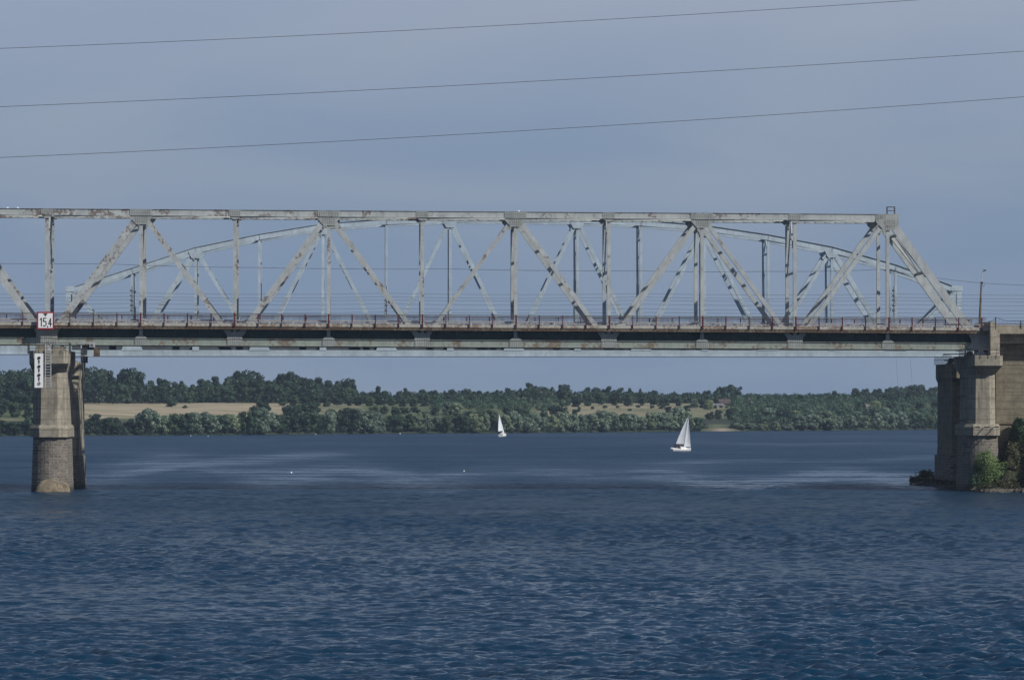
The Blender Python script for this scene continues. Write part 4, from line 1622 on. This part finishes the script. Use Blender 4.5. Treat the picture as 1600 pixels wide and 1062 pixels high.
# row B: open slope bushes and mid-height trees
BL = [(60, 622, 150, 'broad'), (22, 626, 100, 'broadmid'), (42, 628, 110, 'broad'), (-5, 634, 80, 'broad'), (600, 632, 110, 'broadmid'), (618, 634, 90, 'broad'), (648, 634, 110, 'broad'), (545, 634, 120, 'shrub'), (515, 636, 90, 'shrub'), (1108, 634, 190, 'shrub'), (1146, 630, 205, 'broad'), (1135, 638, 170, 'shrub'), (905, 634, 150, 'shrub'), (925, 633, 160, 'shrub'), (985, 636, 140, 'shrub'), (1050, 640, 110, 'shrub'), (900, 638, 110, 'broad'), (290, 636, 180, 'shrub'), (180, 650, 60, 'shrub'), (205, 651, 50, 'shrub'),(20, 612, 150, 'broad'), (5, 620, 120, 'broad'), (-15, 610, 150, 'broad'), (35, 606, 160, 'broad'), (45, 640, 60, 'broad'), (400, 632, 60, 'broad'), (410, 626, 75, 'broad'),
      (452, 631, 50, 'broad'), (472, 628, 60, 'broadmid'), (486, 627, 60, 'broad'), (265, 618, 215, 'shrub'), (240, 652, 30, 'broad'), (147, 645, 40, 'broad'),
      (560, 640, 40, 'broad'), (585, 632, 90, 'broadmid'), (575, 640, 60, 'broad'), (632, 635, 110, 'broad'), (680, 630, 100, 'broadmid'), (700, 626, 110, 'willow'), (715, 628, 100, 'willow'), (665, 640, 60, 'broadmid'),
      (735, 638, 60, 'shrub'), (750, 636, 70, 'shrub'), (765, 636, 70, 'shrub'), (793, 631, 90, 'broadmid'), (810, 636, 70, 'broad'), (820, 634, 70, 'shrub'), (866, 632, 70, 'broad'), (880, 635, 60, 'broad'),
      (850, 637, 55, 'broadmid'), (945, 631, 170, 'shrub'), (965, 632, 170, 'shrub'), (998, 632, 170, 'shrub'), (1018, 632, 160, 'shrub'), (1033, 627, 150, 'broad'), (1045, 634, 120, 'broad'), (960, 643, 70, 'shrub'), (975, 643, 70, 'shrub'),
      (1074, 632, 130, 'broadmid'), (1085, 622, 170, 'willow'), (1097, 621, 170, 'broadmid'), (1108, 624, 150, 'willow'), (1060, 640, 90, 'broad'), (1110, 642, 60, 'broad'), (1122, 638, 70, 'broadmid'),
      (1140, 636, 60, 'broad'), (1150, 634, 100, 'willow'), (1160, 640, 70, 'broad'), (1178, 646, 40, 'broad'), (1190, 636, 90, 'broad'), (1205, 638, 70, 'broad'), (1212, 640, 60, 'willow')]
for u_, vt, s_, kd in BL:
    plant(u_, vt, s_, kd, rr.uniform(1.0, 1.25), 1.5, 'B')
BL2 = [(u_, lerp_tab([(430, 612), (560, 620), (700, 624)], u_) + rr.uniform(-3, 3), rr.uniform(195, 215), rr.choice(['broad', 'broadmid'])) for u_ in range(442, 700, 17)]
BL2 += [(1118, 636, 165, 'shrub'), (1113, 637, 150, 'shrub'), (1127, 638, 172, 'shrub'), (1139, 634, 205, 'shrub')]
for u_, vt, s_, kd in BL2:
    plant(u_, vt, s_, kd, 1.15, 1.5, 'B')
u = 1200.0
while u < 1475:          # the wooded slope on the right
    plant(u + rr.uniform(-3, 3), rr.uniform(634, 642), rr.uniform(35, 60), rr.choice(['willow', 'willow', 'broadmid', 'broad']), rr.uniform(1.2, 1.6), why='B')
    plant(u + rr.uniform(4, 9), rr.uniform(624, 634), rr.uniform(90, 130), rr.choice(['broad', 'broadmid', 'broad', 'willow']), rr.uniform(0.95, 1.2), why='B')
    u += rr.uniform(20, 27)
# row C: edge of the wood behind the fields; row D: skyline
u = -40.0
while u < 1475:
    sk = lerp_tab(SKYL, u)
    vt = sk + (14 if u < 560 else 9) + rr.uniform(-3, 4)
    kind = rr.choice(['tall', 'broad', 'tall', 'broadmid']) if u < 420 else rr.choice(['broad', 'tall', 'broadmid', 'broad'])
    if not 1105 < u < 1146:
        plant(u, vt, rr.uniform(262, 285) if u < 880 or u > 1100 else rr.uniform(190, 215), kind, rr.uniform(0.95, 1.3), why='C')
    u += rr.uniform(17, 23)
u = -45.0
while u < 1475:
    kind = (rr.choice(['tall', 'tall', 'conifer', 'tall', 'broad']) if 180 < u < 430 else rr.choice(['broad', 'tall', 'broad', 'broad', 'tall'])) if u < 1160 else 'broad'
    if 1118 < u < 1128 or 1000 < u < 1015:
        kind = 'conifer'
    plant(u, lerp_tab(SKYL, u) + rr.uniform(-1, 1.5), rr.uniform(300, 340), kind, rr.uniform(0.9, 1.15), why='D')
    u += rr.uniform(15, 20)
for u_, vt in ((205, 574), (830, 597), (876, 598), (633, 604), (590, 600), (1147, 600), (1121, 605), (1131, 603), (448, 579), (545, 590), (1430, 600)):
    plant(u_, vt, 296, 'conifer' if u_ == 1121 else ('tall' if u_ in (590, 633, 876) else 'broad'), 1.0 if u_ != 1147 else 1.2, why='D')

TREES.sort(key=lambda t: t['u'])
LM = [(80, 'the left pier'), (783, 'the small distant sailboat'), (1065, 'the larger sailboat'), (1130, 'the sandy beach'), (1480, 'the right piers')]
ROWN = {'A': ('on the waterline', 'trees lining the far waterline'), 'B': ('on the open slope', 'trees and bushes scattered on the far slope'),
        'C': ('at the wood edge', 'trees along the edge of the far wood'), 'D': ('on the skyline', 'skyline trees of the far wood')}
DESC = {'willow': ('willow_tree', 'silvery green willow'), 'broad': ('broadleaf_tree', 'dark green broadleaf tree'), 'broadmid': ('broadleaf_tree', 'mid green broadleaf tree'),
        'tall': ('birch_tree', 'tall slender dark tree'), 'conifer': ('spruce_tree', 'dark pointed spruce'), 'shrub': ('round_shrub', 'low rounded shrub')}


def ordn(n):
    return str(n) + ('th' if 10 <= n % 100 <= 20 else {1: 'st', 2: 'nd', 3: 'rd'}.get(n % 10, 'th'))


used = set()
for t in TREES:
    k = min(range(5), key=lambda j: abs(LM[j][0] - t['u']))
    side = 'right' if t['u'] >= LM[k][0] else 'left'
    lo_, hi_ = sorted((LM[k][0], t['u']))
    cnt = sum(1 for q in TREES if q['row'] == t['row'] and lo_ <= q['u'] <= hi_)
    nm, ds = DESC[t['kind']]
    lab = f"{ds} {ROWN[t['row']][0]}, {ordn(cnt)} {side} of {LM[k][1]}"
    pc, pt = rr.choice(PROTO[t['kind']])
    e = thing(nm, lab, 'shrub' if t['kind'] == 'shrub' else 'tree', (t['X'], t['Y'], t['z'] - 0.2), ROWN[t['row']][1])
    sc = t['H'] / 7.9
    ws = max(sc, 0.72) * t['w'] * (1.0 if t['H'] > 5 else 0.8)
    if t['kind'] == 'shrub':
        ws = sc * 1.3
    ws = min(ws, 1.7)
    e.scale = (ws, ws, sc)
    e.rotation_euler = (0, 0, rr.uniform(0, 6.28))
    for nm_, me in (('crown', pc), ('trunk', pt)):
        o = bpy.data.objects.new(nm_, me)
        col.objects.link(o)
        o.parent = e
print('TREES', len(TREES))


# undergrowth and deep wood: one mass each, nobody could count them
def mass(name, label, spots, mat, leaf, per, seed):
    o = bpy.data.objects.new(name, leaf_mesh(name, spots, per, leaf, mat, seed=seed))
    col.objects.link(o)
    tag(o, label, 'undergrowth', kind='stuff')


def at(u, s):
    d = ray(u, 640)
    lo, hi = 500.0, 3000.0
    for _ in range(30):
        mid = (lo + hi) / 2
        if mid - shoreY(d.x / d.y * mid) < s:
            lo = mid
        else:
            hi = mid
    return d.x / d.y * lo, lo


sp = []
u = -60
while u < 1700:
    x, y = at(u, rr.uniform(1.5, 6))
    if not 1102 < u < 1146:
        sp.append((x, y - 1.2, gz(x, y) + rr.uniform(0.1, 0.9), rr.uniform(0.8, 1.5)))
    u += 4.5
mass('shore_reeds', 'low dark scrub fringing the whole far waterline', sp, M['leaf_dark'], 0.28, 60, 21)
sp = []
u = -80
while u < 1700:
    for s_ in (288, 300, 345, 360):
        x, y = at(u + rr.uniform(-4, 4), s_ + rr.uniform(-5, 5))
        hmax = max(2.5, px(u, lerp_tab(SKYL, u) + 6, y).z - gz(x, y) - 1.5)
        for q in range(3):
            sp.append((x + rr.uniform(-2, 2), y, gz(x, y) + rr.uniform(0.5, hmax), rr.uniform(1.2, 2.0)))
    u += 8
mass('deep_wood', 'dark interior of the wood between the skyline trees', sp, M['leaf_dark'], 0.42, 34, 22)
sp = []
u = 1150
while u < 1700:
    for s_ in (25, 45, 70, 100, 140, 180, 220):
        x, y = at(u + rr.uniform(-5, 5), s_ + rr.uniform(-8, 8))
        if not 1100 < u < 1150:
            sp.append((x, y, gz(x, y) + rr.uniform(0.6, 2.8), rr.uniform(1.3, 2.4)))
    u += 9
u = 560
while u < 890:
    for s_ in (150, 190, 230):
        x, y = at(u + rr.uniform(-5, 5), s_ + rr.uniform(-8, 8))
        if u > 670:
            sp.append((x, y, gz(x, y) + rr.uniform(0.6, 2.2), rr.uniform(1.3, 2.2)))
    u += 10
mass('slope_thicket', 'green thicket covering the far slope between the trees', sp, M['leaf_mid'], 0.36, 42, 23)


# ------------------------------------------------------------------ houses on the far slope
def house(u, v, s, wid, dep, hw, hr, rot, roof, wall, label):
    x, y = at(u, s)
    z = px(u, v, y).z
    r = thing('house', label, 'house', (x, y, z), 'houses on the far slope')
    r.rotation_euler = (0, 0, rot)

    def part(mb, nm, mat, par=None):
        o = bpy.data.objects.new(nm, mb.mesh(nm, mat))
        col.objects.link(o)
        o.parent = par or r
        return o
    m = MB()
    m.box(-wid / 2, wid / 2, -dep / 2, dep / 2, -3, hw)
    for sx in (-wid / 2 + 0.01, wid / 2 - 0.05):
        m.loft([[(sx, -dep / 2, hw), (sx, dep / 2, hw), (sx, 0, hw + hr - 0.1)], [(sx + 0.04, -dep / 2, hw), (sx + 0.04, dep / 2, hw), (sx + 0.04, 0, hw + hr - 0.1)]])
    part(m, 'wall', wall)
    m = MB()
    for sgn in (-1, 1):
        m.hexa([(-wid / 2 - 0.4, sgn * (dep / 2 + 0.5), hw - 0.25), (wid / 2 + 0.4, sgn * (dep / 2 + 0.5), hw - 0.25), (wid / 2 + 0.4, 0, hw + hr), (-wid / 2 - 0.4, 0, hw + hr),
                (-wid / 2 - 0.4, sgn * (dep / 2 + 0.5), hw - 0.1), (wid / 2 + 0.4, sgn * (dep / 2 + 0.5), hw - 0.1), (wid / 2 + 0.4, 0, hw + hr + 0.15), (-wid / 2 - 0.4, 0, hw + hr + 0.15)])
    rf = part(m, 'roof', roof)
    m = MB()
    m.box(wid * 0.15, wid * 0.15 + 0.6, 0.3, 0.9, hw + hr * 0.5, hw + hr + 0.8)
    part(m, 'chimney', M['roofred'], rf)
    for k in (-1, 1):
        m = MB()
        m.box(k * wid / 4 - 0.5, k * wid / 4 + 0.5, -dep / 2 - 0.04, -dep / 2 - 0.003, 0.6, 1.9)
        part(m, 'window', M['glass'])


house(1131, 635, 225, 4.8, 5.0, 1.5, 1.5, 0.3, M['roofred'], M['greywall'], 'larger house with faded red roof under the tall trees')
house(1122, 640, 185, 4.0, 4.0, 1.0, 1.4, -0.1, M['roofgrey'], M['logwall'], 'low shed with pale grey roof in front of the red roofed house')
house(1174, 638, 190, 2.4, 3.4, 1.4, 1.4, 1.2, M['roofgrey'], M['housewall'], 'small white gabled hut half hidden right of the red roof')
house(1354, 642, 130, 4.6, 4.0, 1.2, 1.3, 0.1, M['roofdull'], M['logwall'], 'house with broad dull roof among trees near the right pier')
house(846, 620, 292, 2.6, 3.0, 1.2, 0.9, 0.1, M['roofdull'], M['logwall'], 'pale house glimpsed in the wood above the small sailboat')


# ------------------------------------------------------------------ boats
def sailboat(name, label, u, v, L_, B_, fb, heading, heel, mast_h, boom, jib, sail_open):
    p = ground(u, v)
    r = thing(name, label, 'sailboat', p, 'sailboats')
    r.rotation_euler = (heel, 0, heading)

    def part(mb, nm, mats, smooth=False, par=None):
        me = mb.mesh(nm, mats)
        if smooth:
            me.polygons.foreach_set('use_smooth', [True] * len(me.polygons))
        o = bpy.data.objects.new(nm, me)
        col.objects.link(o)
        o.parent = par or r
        return o
    # hull: bow at +x
    m = MB()
    rings = []
    for k in range(11):
        t = k / 10
        x = -L_ / 2 + L_ * t
        hw = B_ / 2 * (0.72 + 0.28 * math.sin(min(1, t * 2) * math.pi / 2)) if t < 0.5 else B_ / 2 * math.cos((t - 0.5) * math.pi) ** 0.75
        hw = max(hw, 0.02)
        sh = fb * (1 + 0.25 * max(0, t - 0.4))
        rings.append([(x, -hw * 0.2, -0.25), (x, -hw * 0.9, 0.05), (x + 0.1 * t, -hw, sh), (x + 0.1 * t, hw, sh), (x, hw * 0.9, 0.05), (x, hw * 0.2, -0.25)])
    m.loft(rings)
    hull = part(m, 'hull', M['hull'], False)
    m = MB()
    m.box(-L_ * 0.48, L_ * 0.3, -B_ / 2 * 0.6, B_ / 2 * 0.6, 0.0, 0.05)
    part(m, 'waterline_stripe', M['dark'], par=hull)
    m = MB()
    m.loft([[(-L_ * 0.1, -B_ * 0.28, fb), (L_ * 0.28, -B_ * 0.18, fb), (L_ * 0.28, B_ * 0.18, fb), (-L_ * 0.1, B_ * 0.28, fb)],
            [(-L_ * 0.08, -B_ * 0.22, fb + 0.4), (L_ * 0.2, -B_ * 0.14, fb + 0.35), (L_ * 0.2, B_ * 0.14, fb + 0.35), (-L_ * 0.08, B_ * 0.22, fb + 0.4)]])
    part(m, 'cabin', M['hull'])
    xm = L_ * 0.12
    m = MB()
    m.tube([(xm, 0, fb * 0.5), (xm, 0, mast_h)], 0.06, 6)
    part(m, 'mast', M['galv'])
    be = Vector((xm - boom * math.cos(sail_open), boom * math.sin(sail_open), fb + 0.75))
    m = MB()
    m.tube([(xm, 0, fb + 0.75), be], 0.05, 6)
    m.tube([(xm, 0, fb + 0.85), be + Vector((0, 0, 0.1))], 0.13, 7)
    part(m, 'boom', M['dark'])

    def sail(A, B, C, belly, nm, tp=0.0):
        A, B, C = Vector(A), Vector(B), Vector(C)     # A tack, B clew, C head
        n = 8
        mm = MB()
        nrm = (B - A).cross(C - A).normalized()
        grid = []
        for j in range(n + 1):
            tj = j / n
            row = []
            for i in range(n + 1):
                ti = i / n
                e = B.lerp(C, tj) + (B - A).normalized() * 0.25 * math.sin(math.pi * tj) * boom * 0.25
                q = A.lerp(C, tj).lerp(e, ti)
                q = q + nrm * belly * math.sin(math.pi * ti) * math.sin(math.pi * (tj * 0.8 + 0.1)) * (1 - tj * 0.6)
                row.append(q)
            grid.append(row)
        for off in (0, 0.015):
            for j in range(n):
                for i in range(n):
                    f_ = [grid[j][i], grid[j][i + 1], grid[j + 1][i + 1], grid[j + 1][i]]
                    f_ = [q + nrm * off for q in f_]
                    mm.face(f_ if off else f_[::-1])
        return part(mm, nm, M['sail'], True)
    sail((xm - 0.08, 0, fb + 0.95), be + Vector((0, 0, 0.15)), (xm - 0.05, 0, mast_h - 0.1), 0.25, 'mainsail')
    sail((L_ * 0.48, 0, fb + 0.3), (xm + 0.1, jib, fb + 0.4), (xm + 0.12, 0, mast_h - 0.5), 0.25, 'jib')
    m = MB()
    m.tube([(-L_ * 0.48, 0, fb + 0.2), (xm, 0, mast_h)], 0.012, 4)
    m.tube([(L_ * 0.5, 0, fb + 0.2), (xm, 0, mast_h)], 0.012, 4)
    part(m, 'stay', M['cable'])
    return r


BB = sailboat('sailboat', 'larger white sailboat with two tall sails and low pale hull', 1064, 704, 5.0, 1.9, 0.52, R(30), R(15), 7.9, 1.95, 0.15, R(12))
SB = sailboat('sailboat', 'small distant white sailboat near the far shore', 786, 682, 6.0, 2.0, 0.85, R(76), R(-11), 7.0, 2.3, 0.2, R(22))


def person(parent_loc, label, colr, h=1.0, z0=0.0):
    p = Vector(parent_loc)
    bm_v = [(0, 0, 0.0), (0, 0, 0.30), (0, 0, 0.52), (0, 0, 0.62), (0, 0, 0.76), (0.2, 0, 0.48), (0.28, 0.12, 0.25), (-0.2, 0, 0.48), (-0.28, 0.12, 0.25), (0.14, 0.3, 0.02), (-0.14, 0.3, 0.02), (0.14, 0.35, -0.4), (-0.14, 0.35, -0.4)]
    ed = [(0, 1), (1, 2), (2, 3), (3, 4), (2, 5), (5, 6), (2, 7), (7, 8), (0, 9), (0, 10), (9, 11), (10, 12)]
    rad = [0.17, 0.18, 0.16, 0.06, 0.11, 0.07, 0.04, 0.07, 0.04, 0.09, 0.09, 0.06, 0.06]
    me = bpy.data.meshes.new('person')
    me.from_pydata(bm_v, ed, [])
    o = bpy.data.objects.new('person', me)
    col.objects.link(o)
    o.location = p
    sk = o.modifiers.new('skin', 'SKIN')
    for i, r_ in enumerate(rad):
        me.skin_vertices[0].data[i].radius = (r_, r_)
    sb_ = o.modifiers.new('sub', 'SUBSURF')
    sb_.levels = sb_.render_levels = 1
    me.materials.append(colr)
    return tag(o, label, 'person', 'people aboard the larger sailboat')


M['navy'] = plain('navy_jacket', (0.03, 0.04, 0.07), 0.8)
M['redj'] = plain('red_jacket', (0.10, 0.03, 0.03), 0.8)


# (skin data must exist before radii are set)
def skin_ready():
    pass


def person2(loc, label, mat):
    try:
        return person(loc, label, mat)
    except Exception as ex:
        print('person failed', ex)


bpd = ground(1064, 704)
hd = R(30)
for k, (dx, dy, mt, lb_) in enumerate(((-1.35, 0.25, 'navy', 'person in dark jacket seated at the stern of the larger sailboat'), (-0.7, -0.3, 'redj', 'person in red jacket seated by the boom of the larger sailboat'))):
    person2((bpd.x + dx * math.cos(hd) - dy * math.sin(hd), bpd.y + dx * math.sin(hd) + dy * math.cos(hd), 0.78), lb_, M[mt])

# motor boat moored by the far shore
p = ground(1362, 671.6)
mbt = thing('motor_boat', 'small white motor boat close under the right far shore', 'boat', p)
m = MB()
rings = []
for k in range(7):
    t = k / 6
    hw = 0.9 * (1 - max(0, t - 0.5) ** 2 * 3.6)
    x = -3.2 + 6.4 * t
    rings.append([(p.x + x, p.y - hw * 0.6, -0.1), (p.x + x + 0.3 * t, p.y - hw, 0.9 + 0.3 * t), (p.x + x + 0.3 * t, p.y + hw, 0.9 + 0.3 * t), (p.x + x, p.y + hw * 0.6, -0.1)])
m.loft(rings)
m.build('hull', M['hull'], mbt)
m = MB()
m.loft([[(p.x - 1.6, p.y - 0.6, 1.0), (p.x + 1.2, p.y - 0.6, 1.0), (p.x + 1.2, p.y + 0.6, 1.0), (p.x - 1.6, p.y + 0.6, 1.0)],
        [(p.x - 1.4, p.y - 0.5, 1.7), (p.x + 0.4, p.y - 0.5, 1.7), (p.x + 0.4, p.y + 0.5, 1.7), (p.x - 1.4, p.y + 0.5, 1.7)]])
m.build('cabin', M['white'], mbt)

# buoys and specks on the water
for (u, v, s_, lb_) in ((455, 739, 0.14, 'white buoy floating in open water left of centre'), (725, 736, 0.10, 'tiny white buoy floating left of the small sailboat'),
                        (625, 677.8, 0.2, 'white float by the far shore below the middle trees'), (493, 679, 0.14, 'white float by the far shore beneath green trees'),
                        (298, 681, 0.15, 'leftmost white float near the far shore'), (325, 681.5, 0.14, 'second white float near the left far shore')):
    p = ground(u, v)
    r_ = thing('buoy', lb_, 'buoy', p, 'white floats on the water')
    m = MB()
    m.loft([[(p.x + q * math.cos(2 * math.pi * k / 12), p.y + q * math.sin(2 * math.pi * k / 12), z) for k in range(12)] for q, z in ((s_ * 0.6, -0.1), (s_, 0.12), (s_ * 0.8, s_ * 1.1), (s_ * 0.3, s_ * 1.7))])
    m.build('float_body', M['white'], r_, True)
    m = MB()
    m.tube([(p.x, p.y, s_ * 1.6), (p.x, p.y, s_ * 2.4)], s_ * 0.12, 5)
    m.build('top_stub', M['dark'], r_)

# ------------------------------------------------------------------ near right bank
BS = [(1427, 757.0), (1445, 758.5), (1465, 760), (1490, 763.5), (1512, 767), (1540, 769.5), (1570, 769), (1605, 769), (1700, 772), (1900, 780), (2300, 800)]
bpts = [ground(u, v) for u, v in BS]


def bank():
    rows = []
    prof = [(-1.5, -0.7), (0, 0.0), (0.4, 0.2), (1.2, 0.4), (3, 1.3), (4.5, 3.0), (6.5, 4.9), (8.0, 5.8), (15, 6.0), (26, 6.2), (60, 6.5)]
    n = len(bpts)
    for i in range(0, 60):
        t = i / 59 * (n - 1)
        k = min(int(t), n - 2)
        p = bpts[k].lerp(bpts[k + 1], t - k)
        u = proj(p)[0]
        k_ = min(1, max(0.0, (u - 1500) / 65)) if u > 1500 else 0
        row = []
        for (s_, z_) in prof:
            zz = z_ if z_ < 0.5 else min(z_, 0.5) + (z_ - 0.5) * k_
            up_ = proj((p.x, p.y + s_, 1))[0]
            k_ = min(1, max(0.0, (up_ - 1548) / 25))
            zz = z_ if z_ < 0.5 else min(z_, 0.5) + (z_ - 0.5) * k_
            if s_ > 2:
                s_ = 2 + (s_ - 2) * min(1.0, max(0.03, (i - 1) / 15))
            q = Vector((p.x + s_ * 0.05, p.y + s_, zz + (0.12 * math.sin(p.x * 3 + s_) if z_ > 0 else 0)))
            row.append(q)
        rows.append(row)
    v = [q for r_ in rows for q in r_]
    m_ = len(prof)
    f = []
    for i in range(len(rows) - 1):
        for j in range(m_ - 1):
            f.append((i * m_ + j, (i + 1) * m_ + j, (i + 1) * m_ + j + 1, i * m_ + j + 1))
    me = bpy.data.meshes.new('river_bank')
    me.from_pydata([tuple(q) for q in v], [], f)
    mt, t, b = newmat('bank_grass')
    c = coords(t)
    g = mix(t, rng_(t, noise(t, c, 0.6, 6, 0.7), 0.35, 0.65), (0.02, 0.027, 0.011), (0.06, 0.062, 0.026))
    g = mix(t, rng_(t, noise(t, c, 1.7, 4, 0.6), 0.6, 0.7, 0, 0.8), g, (0.17, 0.14, 0.09))
    L(t, g, b.inputs['Base Color'])
    b.inputs['Roughness'].default_value = 0.95
    bump(t, b, noise(t, c, 3, 6, 0.7), 1.0, 0.3)
    me.materials.append(mt)
    o = bpy.data.objects.new('river_bank', me)
    col.objects.link(o)
    tag(o, 'grassy near bank at the right with stony edge', 'land', kind='structure')


bank()
# stones along the edge: uncountable rubble
m = MB()
rk = random.Random(3)
for i in range(420):
    t = rk.random() * 8
    k = min(int(t), 7)
    p = bpts[k].lerp(bpts[k + 1], t - k)
    s_ = rk.uniform(0.12, 0.42)
    c_ = Vector((p.x, p.y + rk.uniform(-0.7, 0.9), rk.uniform(-0.1, 0.25)))
    ring1, ring2, ring3 = [], [], []
    for q in range(6):
        an = q / 6 * 6.283
        j1, j2 = rk.uniform(0.7, 1.2), rk.uniform(0.4, 0.8)
        ring1.append(c_ + Vector((math.cos(an) * s_ * j1 * 1.3, math.sin(an) * s_ * j1, -s_ * 0.5)))
        ring2.append(c_ + Vector((math.cos(an) * s_ * j1 * 1.35, math.sin(an) * s_ * j1, s_ * 0.2)))
        ring3.append(c_ + Vector((math.cos(an) * s_ * j2, math.sin(an) * s_ * j2, s_ * rk.uniform(0.5, 0.8))))
    m.loft([ring1, ring2, ring3])
tag(m.build('shore_rubble', M['rock']), 'dark wet rubble stones along the near right water edge', 'rubble', kind='stuff')


gs = []
for i in range(1500):
    t_ = rk.random() * 8.5
    k = min(int(t_), 9)
    p = bpts[k].lerp(bpts[k + 1], t_ - k)
    s_ = rk.uniform(0.2, 14) * min(1.0, 0.2 + t_ / 2.2)
    uu = proj((p.x, p.y + s_, 1))[0]
    kk = min(1, max(0.0, (uu - 1548) / 25))
    z_ = float(np.interp(s_, [0, 1.2, 3, 4.5, 6.5, 8, 15], [0, 0.4, 1.3, 3.0, 4.9, 5.8, 6.0]))
    z_ = z_ if z_ < 0.5 else 0.5 + (z_ - 0.5) * kk
    gs.append((p.x + s_ * 0.05, p.y + s_, z_ + 0.05, rk.uniform(0.2, 0.42)))
mass('bank_grass', 'rough tufted grass and weeds covering the near right bank', gs, M['leaf_grass'], 0.10, 260, 31)


def bush(name, label, u, v0, vt, Y, wid, mat, n, leaf, seed, cat='bush'):
    c = px(u, v0, Y)
    H = px(u, vt, Y).z - c.z
    e = thing(name, label, cat, c, 'bushes on the near right bank')
    r = np.random.default_rng(seed)
    lob = []
    for i in range(n):
        t = r.random() ** 0.8
        z = 0.1 * H + t * 0.82 * H
        env = wid * (1 - (z / H) ** 1.8) ** 0.5
        a = r.random() * 6.283
        k = env * math.sqrt(r.random())
        lob.append((k * math.cos(a), k * 0.7 * math.sin(a), z, (0.3 + 0.3 * r.random()) * min(1.6, max(0.85, H / 2.5))))
    o = bpy.data.objects.new('foliage', leaf_mesh('foliage', lob, 800, leaf, mat, seed=seed, inner=0.8, squash=1.25))
    col.objects.link(o)
    o.parent = e
    m = MB()
    for k in range(9):
        a = k * 0.7
        m.tube([(0, 0, -0.4), (0.3 * wid * math.cos(a), 0.2 * wid * math.sin(a), H * 0.45), (0.6 * wid * math.cos(a), 0.4 * wid * math.sin(a), H * 0.85)], 0.05, 5, r2=0.01)
    o = bpy.data.objects.new('stem', m.mesh('stem', M['bark']))
    col.objects.link(o)
    o.parent = e


bush('willow_bush', 'tall fresh green willow bush in front of the right pier', 1541, 767, 709, 507.6, 1.35, M['leaf_bush'], 60, 0.085, 1)
bush('willow_bush', 'bright low bush right of the tall willow bush', 1567, 765, 726, 507.8, 1.6, M['leaf_bush'], 60, 0.085, 2)
bush('willow_bush', 'spreading green bush at the right frame edge by the water', 1594, 759, 730, 508.0, 1.7, M['leaf_bush'], 50, 0.085, 3)
bush('willow_bush', 'low dark bush at the water edge beneath the right pier', 1527, 767, 743, 507.4, 0.9, M['leaf_mid'], 30, 0.08, 4)
bush('dark_bush', 'dark round bush against the brown abutment wall', 1596, 694, 655, 511.6, 1.3, M['leaf_dark'], 60, 0.09, 5)
bush('low_bush', 'small yellowish bush by the thin fence left of the rear pier', 1446, 757, 736.5, 550.6, 1.5, M['leaf_bush'], 36, 0.085, 6)
bush('low_bush', 'small dark bush at the foot of the rear pier', 1492, 761, 748, 532, 1.3, M['leaf_dark'], 36, 0.085, 7)
m = MB()
Yf_ = 551.5
for u in (1431, 1437, 1459):
    m.tube([px(u, 757, Yf_), px(u, 738, Yf_)], 0.035, 5)
m.tube([px(1428.5, 738.2, Yf_), px(1462, 737, Yf_)], 0.035, 5)
m.tube([px(1436, 742, Yf_), px(1462, 742, Yf_)], 0.025, 5)
tag(m.build('thin_fence', M['dark']), 'thin dark rail fence over the small bush by the water', 'fence')
# broken concrete block by the wall
m = MB()
c_ = px(1586, 701, 511.0)
m.hexa([c_ + Vector(q) for q in ((-0.9, -0.5, -0.8), (1.0, -0.6, -1.0), (1.1, 0.7, -1.0), (-0.9, 0.7, -0.8), (-0.85, -0.45, 0.75), (0.6, -0.5, 0.45), (0.7, 0.6, 0.4), (-0.8, 0.6, 0.7))])
tag(m.build('concrete_block', M['conc']), 'broken pale concrete block on the bank below dark bush', 'block')
m = MB()
c_ = px(1573, 694, 512)
m.box(c_.x - 0.2, c_.x + 0.1, 512, 512.3, c_.z - 1.2, c_.z + 0.35)
m.tube([(c_.x - 0.35, 512, c_.z - 1), (c_.x - 0.35, 512, c_.z + 0.8)], 0.04, 5)
tag(m.build('iron_stake', M['dark']), 'dark iron stake beside the broken concrete block', 'stake')

# ------------------------------------------------------------------ haze
hz = MB()
hz.box(-1320, 1320, -80, 2750, -1.7, 46)
hm = bpy.data.materials.new('haze_air')
hm.use_nodes = True
t = hm.node_tree
t.nodes.remove(t.nodes['Principled BSDF'])
pv = N(t, 'ShaderNodeVolumePrincipled')
pv.inputs['Color'].default_value = (0.62, 0.76, 1.0, 1)
pv.inputs['Density'].default_value = 0.00006
pv.inputs['Anisotropy'].default_value = 0.0
L(t, pv.outputs[0], t.nodes['Material Output'].inputs['Volume'])
tag(hz.build('haze', hm), 'thin blue haze hanging over the whole river', 'haze', kind='stuff')
